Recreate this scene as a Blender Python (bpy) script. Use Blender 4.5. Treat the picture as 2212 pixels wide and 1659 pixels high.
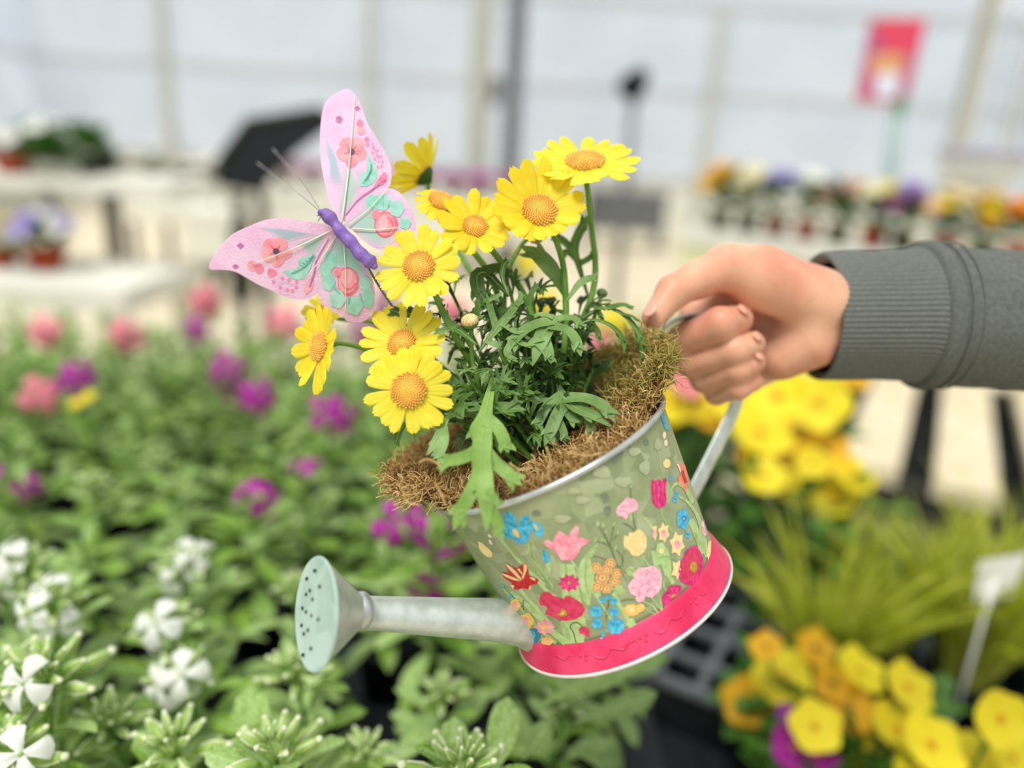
import bpy, bmesh, math, random
import numpy as np
from mathutils import Vector, Matrix, geometry
from mathutils.bvhtree import BVHTree

SC = bpy.context.scene
COL = SC.collection
for _o in list(bpy.data.objects):
    bpy.data.objects.remove(_o)

# ------------------------------------------------------------------ camera
IMW, IMH, FPX = 2212.0, 1659.0, 1600.0
cam_d = bpy.data.cameras.new('camera')
cam_d.sensor_fit = 'HORIZONTAL'
cam_d.sensor_width = 36.0
cam_d.lens = 36.0 * FPX / IMW
cam_d.clip_start = 0.02
cam_d.clip_end = 200
cam_d.dof.use_dof = True
cam_d.dof.focus_distance = 0.408
cam_d.dof.aperture_fstop = 1.75
CAM = bpy.data.objects.new('camera', cam_d)
COL.objects.link(CAM)
CAMH = 1.35
CAM.matrix_world = (Matrix.Translation((0, 0, CAMH)) @ Matrix.Rotation(math.radians(90 - 18), 4, 'X')
                    @ Matrix.Rotation(math.radians(3.4), 4, 'Z'))
SC.camera = CAM
CM = CAM.matrix_world.copy()
CR = CM.to_3x3()

# ------------------------------------------------------------------ world, sun, exposure
wd = bpy.data.worlds.new('overcast_sky')
SC.world = wd
wd.use_nodes = True
bg = wd.node_tree.nodes['Background']
bg.inputs['Color'].default_value = (0.89, 0.945, 1.0, 1)
bg.inputs['Strength'].default_value = 0.74
sun_d = bpy.data.lights.new('sun', 'SUN')
sun_d.energy = 4.2
sun_d.angle = math.radians(24)
sun_d.color = (1.0, 0.97, 0.92)
SUN = bpy.data.objects.new('sun', sun_d)
COL.objects.link(SUN)
SUN.rotation_euler = Vector((0.30, 0.42, -1.0)).to_track_quat('-Z', 'Y').to_euler()
SUN.location = (0, 0, 6)
SC.view_settings.view_transform = 'Standard'
SC.view_settings.look = 'None'
SC.view_settings.gamma = 1.0
SC.view_settings.use_curve_mapping = False
SC.view_settings.exposure = 0.08
SC.cycles.use_denoising = True
SC.cycles.max_bounces = 8
SC.cycles.transparent_max_bounces = 12

# ------------------------------------------------------------------ pixel helpers
def C(px, py, d):                      # a pixel and a depth -> camera-space point
    return Vector(((px - IMW / 2) / FPX * d, -(py - IMH / 2) / FPX * d, -d))
def W(px, py, d):                      # -> world point
    return CM @ C(px, py, d)
def cdir(x, y, z):                     # camera-space direction -> world
    return (CR @ Vector((x, y, z))).normalized()
CPOS = CM.translation.copy()
def ray(px, py):
    return (W(px, py, 1.0) - CPOS).normalized()
def onz(px, py, z):                    # a pixel's point on the level z
    r = ray(px, py)
    return CPOS + r * ((z - CPOS.z) / r.z)
def depth_of(p):
    return -(CM.inverted() @ p).z

# ------------------------------------------------------------------ materials
def lin(c):
    if isinstance(c, str):
        c = tuple(int(c[i:i + 2], 16) / 255 for i in (1, 3, 5))
    return tuple((v / 12.92 if v <= 0.04045 else ((v + 0.055) / 1.055) ** 2.4) for v in c) + (1,)
MATS = {}
def mat(name, c1, c2=None, scale=60.0, rough=0.55, metal=0.0, bump=0.0, bscale=None, transl=0.0,
        sss=0.0, spec=0.35, detail=4.0, kind='noise', lo=0.35, hi=0.65, rand=0.0, alpha_transp=0.0):
    if name in MATS:
        return MATS[name]
    m = bpy.data.materials.new(name)
    m.use_nodes = True
    nt = m.node_tree
    N, L = nt.nodes, nt.links
    p = N['Principled BSDF']
    out = N['Material Output']
    p.inputs['Roughness'].default_value = rough
    p.inputs['Metallic'].default_value = metal
    p.inputs['Specular IOR Level'].default_value = spec
    tc = N.new('ShaderNodeTexCoord')
    col = None
    if c2 is not None:
        if kind == 'voronoi':
            t = N.new('ShaderNodeTexVoronoi'); t.inputs['Scale'].default_value = scale
            src = t.outputs['Color']
            sep = N.new('ShaderNodeSeparateColor'); L.new(src, sep.inputs[0]); src = sep.outputs[0]
        else:
            t = N.new('ShaderNodeTexNoise'); t.inputs['Scale'].default_value = scale
            t.inputs['Detail'].default_value = detail
            src = t.outputs['Fac']
        L.new(tc.outputs['Object'], t.inputs['Vector'])
        r = N.new('ShaderNodeValToRGB')
        r.color_ramp.elements[0].position = lo
        r.color_ramp.elements[1].position = hi
        r.color_ramp.elements[0].color = lin(c1)
        r.color_ramp.elements[1].color = lin(c2)
        L.new(src, r.inputs[0])
        col = r.outputs[0]
    else:
        rgb = N.new('ShaderNodeRGB'); rgb.outputs[0].default_value = lin(c1)
        col = rgb.outputs[0]
    if rand:
        oi = N.new('ShaderNodeObjectInfo')
        hs = N.new('ShaderNodeHueSaturation')
        mr = N.new('ShaderNodeMapRange')
        mr.inputs['To Min'].default_value = 1 - rand
        mr.inputs['To Max'].default_value = 1 + rand
        L.new(oi.outputs['Random'], mr.inputs[0])
        L.new(mr.outputs[0], hs.inputs['Value'])
        L.new(col, hs.inputs['Color'])
        col = hs.outputs[0]
    L.new(col, p.inputs['Base Color'])
    if sss:
        p.inputs['Subsurface Weight'].default_value = sss
        p.inputs['Subsurface Radius'].default_value = (0.006, 0.0025, 0.0015)
        p.inputs['Subsurface Scale'].default_value = 1.0
    if bump:
        bt = N.new('ShaderNodeTexNoise')
        bt.inputs['Scale'].default_value = bscale or scale * 2
        bt.inputs['Detail'].default_value = 4
        L.new(tc.outputs['Object'], bt.inputs['Vector'])
        b = N.new('ShaderNodeBump')
        b.inputs['Strength'].default_value = bump
        b.inputs['Distance'].default_value = 0.002
        L.new(bt.outputs['Fac'], b.inputs['Height'])
        L.new(b.outputs[0], p.inputs['Normal'])
    sh = p.outputs[0]
    if transl:
        tr = N.new('ShaderNodeBsdfTranslucent'); L.new(col, tr.inputs['Color'])
        mx = N.new('ShaderNodeMixShader'); mx.inputs[0].default_value = transl
        L.new(sh, mx.inputs[1]); L.new(tr.outputs[0], mx.inputs[2]); sh = mx.outputs[0]
    if alpha_transp:
        tp = N.new('ShaderNodeBsdfTransparent')
        mx = N.new('ShaderNodeMixShader'); mx.inputs[0].default_value = alpha_transp
        L.new(sh, mx.inputs[1]); L.new(tp.outputs[0], mx.inputs[2]); sh = mx.outputs[0]
    L.new(sh, out.inputs['Surface'])
    MATS[name] = m
    return m

# ------------------------------------------------------------------ object helpers
ORG = {}
def tag(o, label=None, cat=None, group=None, kind=None):
    if label: o['label'] = label
    if cat: o['category'] = cat
    if group: o['group'] = group
    if kind: o['kind'] = kind
    return o
def thing(name, label, cat, loc, group=None, kind=None):
    o = bpy.data.objects.new(name, None)
    o.empty_display_size = 0.02
    COL.objects.link(o)
    o.location = loc
    ORG[o] = Vector(loc)
    return tag(o, label, cat, group, kind)
def put(name, mesh, parent=None, origin=None):
    o = bpy.data.objects.new(name, mesh)
    COL.objects.link(o)
    og = Vector(origin) if origin is not None else (ORG[parent] if parent else Vector((0, 0, 0)))
    ORG[o] = og
    o.parent = parent
    o.location = og - (ORG[parent] if parent else Vector((0, 0, 0)))
    return o
def mk(name, v, f, mats, parent=None, origin=None, smooth=True, mi=None, kind=None, label=None):
    v = np.asarray([tuple(p) for p in v], dtype=float).reshape(-1, 3)
    if origin is None:
        if parent is not None and ORG.get(parent) is not None and parent.type == 'EMPTY':
            origin = Vector(v.mean(axis=0))
        else:
            origin = Vector(v.mean(axis=0))
    me = bpy.data.meshes.new(name)
    me.from_pydata((v - np.array(origin)).tolist(), [], f)
    for m in (mats if isinstance(mats, (list, tuple)) else [mats]):
        me.materials.append(m)
    if mi is not None:
        me.polygons.foreach_set('material_index', mi)
    if smooth:
        me.polygons.foreach_set('use_smooth', [True] * len(me.polygons))
    me.update()
    o = put(name, me, parent, origin)
    if kind: o['kind'] = kind
    if label: o['label'] = label
    return o
class MB:
    def __init__(s):
        s.v, s.f, s.m = [], [], []
    def add(s, vf, m=0):
        v, f = vf
        b = len(s.v)
        s.v.extend([tuple(p) for p in v])
        s.f.extend([tuple(i + b for i in q) for q in f])
        s.m.extend([m] * len(f))
        return s
    def build(s, name, mats, parent=None, origin=None, smooth=True, kind=None, label=None):
        return mk(name, s.v, s.f, mats, parent, origin, smooth, s.m, kind, label)

# ------------------------------------------------------------------ shape helpers (all return verts, faces)
def tube(path, rad, seg=8, cap=True, up=None, flat=None):
    P = [Vector(p) for p in path]
    n = len(P)
    R = rad if isinstance(rad, (list, tuple)) else [rad] * n
    v, f = [], []
    ref = Vector(up) if up is not None else None
    prev = None
    for i in range(n):
        t = (P[min(i + 1, n - 1)] - P[max(i - 1, 0)])
        t = t.normalized() if t.length > 1e-9 else Vector((0, 0, 1))
        if ref is not None:
            a = ref - t * ref.dot(t)
        elif prev is None:
            a = t.orthogonal()
        else:
            a = prev - t * prev.dot(t)
        a = a.normalized() if a.length > 1e-6 else t.orthogonal().normalized()
        prev = a
        b = t.cross(a)
        fl = 1.0 if flat is None else (flat[i] if isinstance(flat, (list, tuple)) else flat)
        for k in range(seg):
            th = 2 * math.pi * k / seg
            v.append(P[i] + a * (math.cos(th) * R[i]) + b * (math.sin(th) * R[i] * fl))
    for i in range(n - 1):
        for k in range(seg):
            k2 = (k + 1) % seg
            f.append((i * seg + k, i * seg + k2, (i + 1) * seg + k2, (i + 1) * seg + k))
    if cap:
        f.append(tuple(range(seg - 1, -1, -1)))
        f.append(tuple((n - 1) * seg + k for k in range(seg)))
    return v, f
def smooth_path(pts, n=24):            # Catmull-Rom through the points
    P = [Vector(p) for p in pts]
    if len(P) < 3:
        return [P[0].lerp(P[-1], i / (n - 1)) for i in range(n)]
    Q = [P[0] * 2 - P[1]] + P + [P[-1] * 2 - P[-2]]
    out = []
    for i in range(n):
        u = i / (n - 1) * (len(P) - 1)
        k = min(int(u), len(P) - 2)
        t = u - k
        a, b, c, d = Q[k], Q[k + 1], Q[k + 2], Q[k + 3]
        out.append(0.5 * ((2 * b) + (c - a) * t + (2 * a - 5 * b + 4 * c - d) * t * t + (3 * b - a - 3 * c + d) * t ** 3))
    return out
def ribbon(path, widths, face, fold=0.0):
    P = [Vector(p) for p in path]
    n = len(P)
    face = Vector(face)
    v, f = [], []
    for i in range(n):
        t = (P[min(i + 1, n - 1)] - P[max(i - 1, 0)]).normalized()
        s = t.cross(face)
        s = s.normalized() if s.length > 1e-5 else t.orthogonal().normalized()
        nn = s.cross(t)
        w = widths[i] if isinstance(widths, (list, tuple)) else widths
        v += [P[i] - s * w + nn * (fold * w), P[i], P[i] + s * w + nn * (fold * w)]
    for i in range(n - 1):
        a = i * 3
        f += [(a, a + 1, a + 4, a + 3), (a + 1, a + 2, a + 5, a + 4)]
    return v, f
def box(c, d, rz=0.0):
    c = Vector(c)
    R = Matrix.Rotation(rz, 3, 'Z')
    v = [c + R @ Vector((sx * d[0] / 2, sy * d[1] / 2, sz * d[2] / 2)) for sz in (-1, 1) for sy in (-1, 1) for sx in (-1, 1)]
    return v, [(0, 2, 3, 1), (4, 5, 7, 6), (0, 1, 5, 4), (2, 6, 7, 3), (0, 4, 6, 2), (1, 3, 7, 5)]
def lathe(prof, base, axis, seg=32, e1=None, close=False):
    A = Vector(axis).normalized()
    X = Vector(e1).normalized() if e1 is not None else A.orthogonal().normalized()
    Y = A.cross(X)
    v, f = [], []
    for (r, h) in prof:
        for k in range(seg):
            th = 2 * math.pi * k / seg
            v.append(Vector(base) + A * h + X * (r * math.cos(th)) + Y * (r * math.sin(th)))
    n = len(prof)
    for i in range(n - 1 if not close else n):
        j = (i + 1) % n
        for k in range(seg):
            k2 = (k + 1) % seg
            f.append((i * seg + k, i * seg + k2, j * seg + k2, j * seg + k))
    return v, f
def ball(c, rx, ry=None, rz=None, seg=10, rings=6, frame=None):
    ry = rx if ry is None else ry
    rz = rx if rz is None else rz
    M = frame or Matrix.Identity(3)
    c = Vector(c)
    v = [c + M @ Vector((0, 0, rz))]
    for i in range(1, rings):
        a = math.pi * i / rings
        for k in range(seg):
            b = 2 * math.pi * k / seg
            v.append(c + M @ Vector((rx * math.sin(a) * math.cos(b), ry * math.sin(a) * math.sin(b), rz * math.cos(a))))
    v.append(c + M @ Vector((0, 0, -rz)))
    f = []
    for k in range(seg):
        f.append((0, 1 + k, 1 + (k + 1) % seg))
    for i in range(rings - 2):
        for k in range(seg):
            a = 1 + i * seg
            f.append((a + k, a + seg + k, a + seg + (k + 1) % seg, a + (k + 1) % seg))
    a = 1 + (rings - 2) * seg
    for k in range(seg):
        f.append((a + k, len(v) - 1, a + (k + 1) % seg))
    return v, f
def frame_from(n, x=None):
    n = Vector(n).normalized()
    a = (Vector(x) - n * Vector(x).dot(n)) if x is not None else n.orthogonal()
    a.normalize()
    b = n.cross(a)
    return Matrix((a, b, n)).transposed()
# ================================================================== the greenhouse
RND = random.Random(7)
M_floor = mat('floor_concrete', '#d9cdb2', '#c9bda2', scale=3.0, rough=0.85, bump=0.2, bscale=40)
M_film = mat('greenhouse_film', '#eef3f8', '#dfe6ee', scale=1.2, rough=0.5, transl=0.55, alpha_transp=0.42, lo=0.3, hi=0.7)
M_glass = mat('roof_film', '#f4f8fa', rough=0.4, transl=0.5, alpha_transp=0.72)
M_post = mat('galvanised_post', '#c6c6bd', '#b4b4ab', scale=9, rough=0.5, metal=0.2)
M_white = mat('white_board', '#e6e5da', '#d8d6c9', scale=8, rough=0.6)
M_grey = mat('grey_metal', '#77797a', '#62666a', scale=20, rough=0.5, metal=0.4)
M_black = mat('black_plastic', '#0f1214', '#1a1f21', scale=30, rough=0.6, spec=0.15)
M_darkpole = mat('dark_pole', '#3b3a33', '#2d2d28', scale=20, rough=0.6, spec=0.2)
M_stand = mat('stand_upright', '#77736a', '#605c52', scale=20, rough=0.6)
M_terra = mat('terracotta', '#9c3a1d', '#b0492a', scale=25, rough=0.7)
M_soil = mat('potting_soil', '#231a12', '#3a2a1c', scale=120, rough=0.95, bump=0.6)
M_wood = mat('pale_wood', '#e0d3b6', '#cdbd9b', scale=14, rough=0.75)
M_bench = mat('bench_mesh', '#6b6f6b', '#4d524f', scale=40, rough=0.6)

def slab(name, c, d, m, parent=None, rz=0.0, kind=None):
    v, f = box(c, d, rz)
    return mk(name, v, f, m, parent, smooth=False, kind=kind)
fl = slab('floor', (0, 4, -0.05), (16, 22, 0.1), M_floor); fl['kind'] = 'structure'
YB, YF, XL, XR, ZE = 12.0, -5.0, -7.6, 7.6, 3.4

def wall(name, p0, p1, posts, zt, mfilm):
    root = thing(name, None, None, ((p0[0] + p1[0]) / 2, (p0[1] + p1[1]) / 2, 0), kind='structure')
    a, b = Vector((p0[0], p0[1], 0)), Vector((p1[0], p1[1], 0))
    L = (b - a).length
    t = (b - a).normalized()
    n = Vector((-t.y, t.x, 0))
    rz = math.atan2(t.y, t.x)
    xs = [0.0] + sorted(posts) + [L]
    for i in range(len(xs) - 1):
        m = a + t * ((xs[i] + xs[i + 1]) / 2)
        slab('film_panel', (m.x, m.y, (0.9 + zt) / 2), (xs[i + 1] - xs[i] - 0.02, 0.01, zt - 0.9), mfilm, root, rz)
        slab('kick_board', (m.x, m.y, 0.45), (xs[i + 1] - xs[i] - 0.02, 0.03, 0.9), M_white, root, rz)
    for x in posts:
        m = a + t * x - n * 0.06
        slab('post', (m.x, m.y, zt / 2), (0.13, 0.1, zt), M_post, root, rz)
    for z in (0.9, 2.2, zt):
        m = a + t * (L / 2) - n * 0.02
        slab('rail', (m.x, m.y, z), (L, 0.04, 0.045), M_post, root, rz)
    return root
def xat(px, py, y):
    r = ray(px, py)
    return (CPOS + r * (y / r.y)).x
wall('wall_back', (XL, YB), (XR, YB), [xat(p, 60, YB) - XL for p in (350, 800, 1555)] + [14.9], ZE, M_film)
wall('wall_left', (XL, YF), (XL, YB), [2.5, 5, 7.5, 10, 12.5, 15], ZE, M_film)
wall('wall_right', (XR, YB), (XR, YF), [2.5, 5, 7.5, 10, 12.5, 15], ZE, M_film)
wall('wall_front', (XR, YF), (XL, YF), [3, 6, 9, 12], ZE, M_film)
roof = thing('ceiling', None, None, (0, 3.5, ZE), kind='structure')
for s in (-1, 1):
    for j in range(6):
        y0 = YF + j * (YB - YF) / 6
        y1 = YF + (j + 1) * (YB - YF) / 6
        v = [(0, y0 + .03, 5.3), (0, y1 - .03, 5.3), (s * 7.6, y1 - .03, ZE), (s * 7.6, y0 + .03, ZE)]
        mk('film_panel', v, [(0, 1, 2, 3)], M_glass, roof, smooth=False)
        mk('rafter', *tube([(0, y0, 5.27), (s * 7.6, y0, ZE - 0.03)], 0.045, 6), M_post, roof)
mk('ridge_beam', *tube([(0, YF, 5.27), (0, YB, 5.27)], 0.06, 6), M_post, roof)

# columns standing free inside the house
def column(px0, py0, y, w, label, mm):
    p = CPOS + ray(px0, py0) * (y / ray(px0, py0).y)
    t = thing('support_column', label, 'column', (p.x, y, 0))
    slab('shaft', (p.x, y, 2.2), (w, w, 4.4), mm, t)
    slab('base_plate', (p.x, y, 0.02), (w * 1.3, w * 1.3, 0.04), M_grey, t)
    if w > 0.22: slab('bracket', (p.x + w * 0.7, y, 1.9), (w * 0.6, w * 0.6, 0.3), M_grey, t)
column(1040, 100, 9.0, 0.24, 'pale wide support column in the middle of the greenhouse', M_post)
column(1115, 100, 8.6, 0.19, 'narrower grey support column next to the pale wide one', M_grey)
column(2130, 60, 5.2, 0.10, 'pale slim support column behind the white bowl planter', M_post)

# ================================================================== generic flowering plants
G_leafdk = mat('leaf_dark', '#3f6b22', '#5d8a33', scale=40, rough=0.5, transl=0.25, rand=0.15)
G_leaflt = mat('leaf_light', '#6f9c3c', '#8fb85a', scale=40, rough=0.5, transl=0.3, rand=0.15)
G_lime = mat('leaf_lime', '#a3ad1c', '#cdd15e', scale=25, rough=0.5, transl=0.35, rand=0.2)
G_stem = mat('stem_green', '#6d9a3e', '#557f2c', scale=60, rough=0.5, transl=0.1)
def petal_mat(name, a, b, **k):
    return mat(name, a, b, scale=k.pop('scale', 90), rough=0.6, transl=0.3, rand=0.08, **k)
P_yellow = petal_mat('petal_yellow', '#f3dc1e', '#fbe93c')
P_gold = petal_mat('petal_gold', '#e0a412', '#f0c02a')
P_white = petal_mat('petal_white', '#f1f3ea', '#fafaf5')
P_cream = petal_mat('petal_cream', '#efe7b5', '#f5efcf')
P_lav = petal_mat('petal_lavender', '#8d7fc4', '#b6a9dd')
P_purple = petal_mat('petal_purple', '#7a1b86', '#a437ab')
P_mag = petal_mat('petal_magenta', '#a0148c', '#c83fb4')
P_pink = petal_mat('petal_pink', '#ee6f8c', '#f4a3b0')
P_peach = petal_mat('petal_peach', '#f0b77c', '#f6d3a4')
P_orange = petal_mat('petal_orange', '#e66a1a', '#f08a3c')
P_plum = petal_mat('petal_plum', '#8d3f7f', '#a8619b')

def blossom_mesh(name, m_pet, m_eye, n=5, R=1.0, cup=0.25, wid=0.95):
    """round-petalled flower, radius R, facing +Z, joined as one small mesh"""
    b = MB()
    for k in range(n):
        a0 = 2 * math.pi * k / n
        v, f = [], []
        rows, cols = 5, 5
        for i in range(rows):
            t = i / (rows - 1)
            w = wid * R * math.sin(math.pi * (0.1 + 0.62 * t)) * (0.62 if n <= 5 else 3.0 / n)
            if i == rows - 1: w *= 0.62
            for j in range(cols):
                s = j / (cols - 1) * 2 - 1
                r = R * (0.08 + 0.92 * t) * (1 - 0.10 * s * s * t)
                y = w * s * (0.5 + 0.5 * t)
                z = R * (cup * t * t - 0.10 * s * s * t) + 0.012 * R * k
                v.append((r * math.cos(a0) - y * math.sin(a0), r * math.sin(a0) + y * math.cos(a0), z))
        for i in range(rows - 1):
            for j in range(cols - 1):
                q = i * cols + j
                f.append((q, q + 1, q + cols + 1, q + cols))
        b.add((v, f), 0)
    b.add(ball((0, 0, 0.06 * R), 0.16 * R, 0.16 * R, 0.1 * R, 8, 4), 1)
    me = bpy.data.meshes.new(name)
    me.from_pydata(b.v, [], b.f)
    me.materials.append(m_pet); me.materials.append(m_eye)
    me.polygons.foreach_set('material_index', b.m)
    me.polygons.foreach_set('use_smooth', [True] * len(b.f))
    return me
def place(name, mesh, parent, pos, nrm=(0, 0, 1), s=1.0, spin=0.0, label=None):
    o = bpy.data.objects.new(name, mesh)
    COL.objects.link(o)
    o.parent = parent
    M = (frame_from(nrm) @ Matrix.Rotation(spin, 3, 'Z')).to_4x4()
    o.matrix_local = Matrix.Translation(Vector(pos) - ORG[parent]) @ M @ Matrix.Scale(s, 4)
    ORG[o] = Vector(pos)
    if label: o['label'] = label
    return o
def leaf_mesh(name, mats, rows=8, wmax=0.16, fold=0.25, droop=0.35, tip=0.45, petiole=0.12, curlside=0.0):
    """oblong leaf, unit length along +X, midrib in its own narrow faces"""
    v, f, mi = [], [], []
    prof = [-1, -0.5, -0.09, 0.09, 0.5, 1]
    for i in range(rows + 1):
        t = i / rows
        w = wmax * (petiole + (1 - petiole) * (math.sin(math.pi * min(1, t * 0.86 + 0.07)) ** 1.1 if t < 0.62 else 1))
        if t >= 0.62:
            u = (t - 0.62) / 0.38
            w = wmax * math.sqrt(max(0.0, 1 - u ** (2 + tip))) + 0.004
        else:
            u = t / 0.62
            w = wmax * (petiole + (1 - petiole) * (u * u * (3 - 2 * u)))
        ang = droop * t
        x = math.sin(ang) / droop * math.cos(0) if droop else t
        z = -(1 - math.cos(ang)) / droop if droop else 0
        for s in prof:
            v.append((x, w * s + curlside * t * t, z + fold * w * abs(s) - 0.02 * math.sin(9 * t + 3 * s) * w))
    n = len(prof)
    for i in range(rows):
        for j in range(n - 1):
            q = i * n + j
            f.append((q, q + n, q + n + 1, q + 1))
            mi.append(1 if j == 2 else 0)
    me = bpy.data.meshes.new(name)
    me.from_pydata(v, [], f)
    for m in mats: me.materials.append(m)
    me.polygons.foreach_set('material_index', mi)
    me.polygons.foreach_set('use_smooth', [True] * len(f))
    return me
def mesh_vf(me, M):
    return [M @ v.co for v in me.vertices], [tuple(p.vertices) for p in me.polygons], [p.material_index for p in me.polygons]
def leaf_matrix(base, direc, length, rnd, upv=(0, 0, 1), roll=0.0):
    d = Vector(direc).normalized()
    u = Vector(upv)
    n = (u - d * u.dot(d))
    n = n.normalized() if n.length > 1e-4 else d.orthogonal().normalized()
    y = n.cross(d)
    R = Matrix((d, y, n)).transposed().to_4x4()
    return Matrix.Translation(base) @ R @ Matrix.Rotation(roll, 4, 'X') @ Matrix.Scale(length, 4)
G_rib = mat('leaf_midrib', '#b4cf8a', '#a4c47a', scale=40, rough=0.5, transl=0.2)
LM_round = leaf_mesh('round_leaf', [G_leafdk, G_rib], rows=5, wmax=0.3)
def pot_vf(base, r, h):
    return lathe([(r * 0.05, 0), (r * 0.72, 0), (r * 0.95, h * 0.8), (r * 1.05, h * 0.8), (r * 1.05, h), (r * 0.9, h), (r * 0.88, h * 0.88), (0.001, h * 0.88)], base, (0, 0, 1), 18)

BL = {}
def bl(pm, em, n=5, cup=0.25):
    k = (pm.name, em.name, n)
    if k not in BL:
        BL[k] = blossom_mesh('blossom_' + pm.name, pm, em, n, 1.0, cup)
    return BL[k]
def clump(name, label, cat, base, potm, pr, ph, fr, fh, flowers, size, rnd, group=None, leafm=None, nleaf=60, top=None):
    """a potted plant: pot, soil, leafy mound and one object for each blossom"""
    base = Vector(base)
    t = thing(name, label, cat, base, group)
    mk('pot', *pot_vf(base, pr, ph), potm, t, origin=base)
    mk('soil', *lathe([(0.001, 0), (pr * 0.88, 0)], base + Vector((0, 0, ph * 0.9)), (0, 0, 1), 14), M_soil, t)
    b = MB()
    cen = base + Vector((0, 0, ph * 0.9))
    for i in range(nleaf):
        a = rnd.uniform(0, 6.283); e = rnd.uniform(0.05, 1.3)
        d = Vector((math.cos(a) * math.cos(e), math.sin(a) * math.cos(e), math.sin(e)))
        p = cen + Vector((d.x * fr * 0.3, d.y * fr * 0.3, d.z * fh * 0.45))
        v, f, m = mesh_vf(LM_round, leaf_matrix(p, d, rnd.uniform(0.5, 0.9) * max(fr, fh) * 0.9, rnd))
        b.add((v, f), 0)
    b.build('foliage', [leafm or G_leafdk], t, kind='stuff')
    i = 0
    for (pm, em, cnt) in flowers:
        for _ in range(cnt):
            a = rnd.uniform(0, 6.283); rr = math.sqrt(rnd.random())
            d = Vector((math.cos(a) * rr * fr, math.sin(a) * rr * fr, fh * (1.05 - 0.45 * rr * rr)))
            n = Vector((d.x, d.y - 0.5 * fr, fh * 0.7)) + Vector((rnd.uniform(-.3, .3), rnd.uniform(-.3, .3), 0)) * fr
            place('blossom', bl(pm, em), t, cen + d, n, size * rnd.uniform(0.8, 1.15), rnd.uniform(0, 6))
    return t

E_dark = mat('eye_dark', '#2d1230', rough=0.7)
E_yel = mat('eye_yellow', '#d99a12', '#c58410', scale=200, rough=0.7)

# ------------------------------------------------------------------ display stand on the left
def stand_left():
    a = onz(-160, 610, 0.78); b = onz(262, 625, 0.78)
    a.x -= 0.32
    t = thing('display_stand', 'white two-tier display stand with dark steel uprights holding flower pots', 'stand', (a.x, a.y, 0))
    c = (a + b) / 2
    L = (b - a).length + 0.05
    slab('lower_shelf', (c.x, c.y + 0.30, 0.74), (L, 0.62, 0.085), M_white, t)
    slab('upper_shelf', (c.x, c.y + 0.62, 1.10), (L, 0.50, 0.05), M_white, t)
    for x in (c.x - L / 2 + .05, c.x + L / 2 - 0.05):
        for y in (c.y + 0.05, c.y + 0.55):
            slab('leg', (x, y, 0.35), (0.07, 0.05, 0.7), M_white, t)
    for px_ in (105, 228, 243):
        p = xat(px_, 400, c.y + 0.885)
        slab('upright', (p, c.y + 0.885, 0.62), (0.035, 0.035, 1.24), M_stand, t)
    slab('back_rail', (c.x, c.y + 0.885, 1.16), (L, 0.03, 0.03), M_stand, t)
    return c, L
cL, LL = stand_left()
r1 = random.Random(3)
for i_, (px_, w_) in enumerate(((75, 0.10), (175, 0.13))):
    y_ = cL.y + 0.75
    clump('foliage_plant', ['bushy dark green plant behind the white flowers on the upper shelf', 'spreading dark green plant at the end of the upper shelf'][i_], 'potted plant', (xat(px_, 200, y_), y_, 1.1245), M_black, 0.055, 0.07, w_ * 0.85, 0.15, [], 0.03, r1, nleaf=70)
for (px_, py_, z, potr, lab, fls, fr, fh, sz) in [
    (100, 566, 0.783, 0.075, 'violet and white pansies in a terracotta bowl on the lower shelf', [(P_lav, E_dark, 14), (P_white, E_yel, 6)], 0.13, 0.13, 0.035),
    (5, 568, 0.783, 0.06, 'pale yellow pansy in a terracotta pot on the lower shelf', [(P_cream, E_yel, 5), (P_yellow, E_yel, 6)], 0.07, 0.11, 0.035),
    (22, 322, 1.1245, 0.07, 'white flowers in a terracotta pot on the upper shelf', [(P_white, E_yel, 12)], 0.09, 0.10, 0.032),
    (105, 322, 1.1245, 0.05, 'white and violet flowers in a small pot on the upper shelf', [(P_white, E_yel, 9), (P_lav, E_dark, 3)], 0.08, 0.16, 0.032)]:
    p = onz(px_, py_, z)
    y = cL.y + (0.30 if z < 1 else 0.47)
    x = xat(px_, py_, y)
    clump('potted_flower', lab, 'potted plant', (x, y, z), M_terra if 'terracotta' in lab else M_white, potr, potr * 1.1, fr, fh, fls, sz, r1)

# ------------------------------------------------------------------ far tables, cart, lamp, sign
def table_far(label, px0, px1, py, z, dep, mtop, th=0.06, apron=0.0):
    a = onz(px0, py, z); b = onz(px1, py, z)
    yy = (a.y + b.y) / 2
    x0, x1 = xat(px0, py, yy), xat(px1, py, yy)
    t = thing('display_table', label, 'table', ((x0 + x1) / 2, yy, 0))
    slab('table_top', ((x0 + x1) / 2, yy + dep / 2, z - th / 2), (x1 - x0, dep, th), mtop, t)
    if apron:
        slab('front_panel', ((x0 + x1) / 2, yy + 0.03, z - th - apron / 2), (x1 - x0 - 0.1, 0.04, apron), mtop, t)
    for x in (x0 + .06, x1 - .06):
        for y in (yy + .06, yy + dep - .06):
            slab('leg', (x, y, (z - th) / 2), (0.05, 0.05, z - th), M_darkpole, t)
    return x0, x1, yy, z, dep
T1 = table_far('white display table with a deep front panel beside the display stand', 255, 470, 395, 0.85, 0.8, M_white, 0.1, 0.25)
T2 = table_far('low white box table in front of the black cart', 385, 505, 455, 0.72, 0.5, M_white, 0.1, 0.3)
T3 = table_far('long white table carrying a row of plum coloured flowers', 560, 1130, 425, 0.80, 0.7, M_white, 0.1, 0.28)
T4 = table_far('dark grey potting table behind the daisies', 1270, 1450, 415, 0.80, 0.6, M_grey, 0.08, 0.45)
r2 = random.Random(5)
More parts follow.
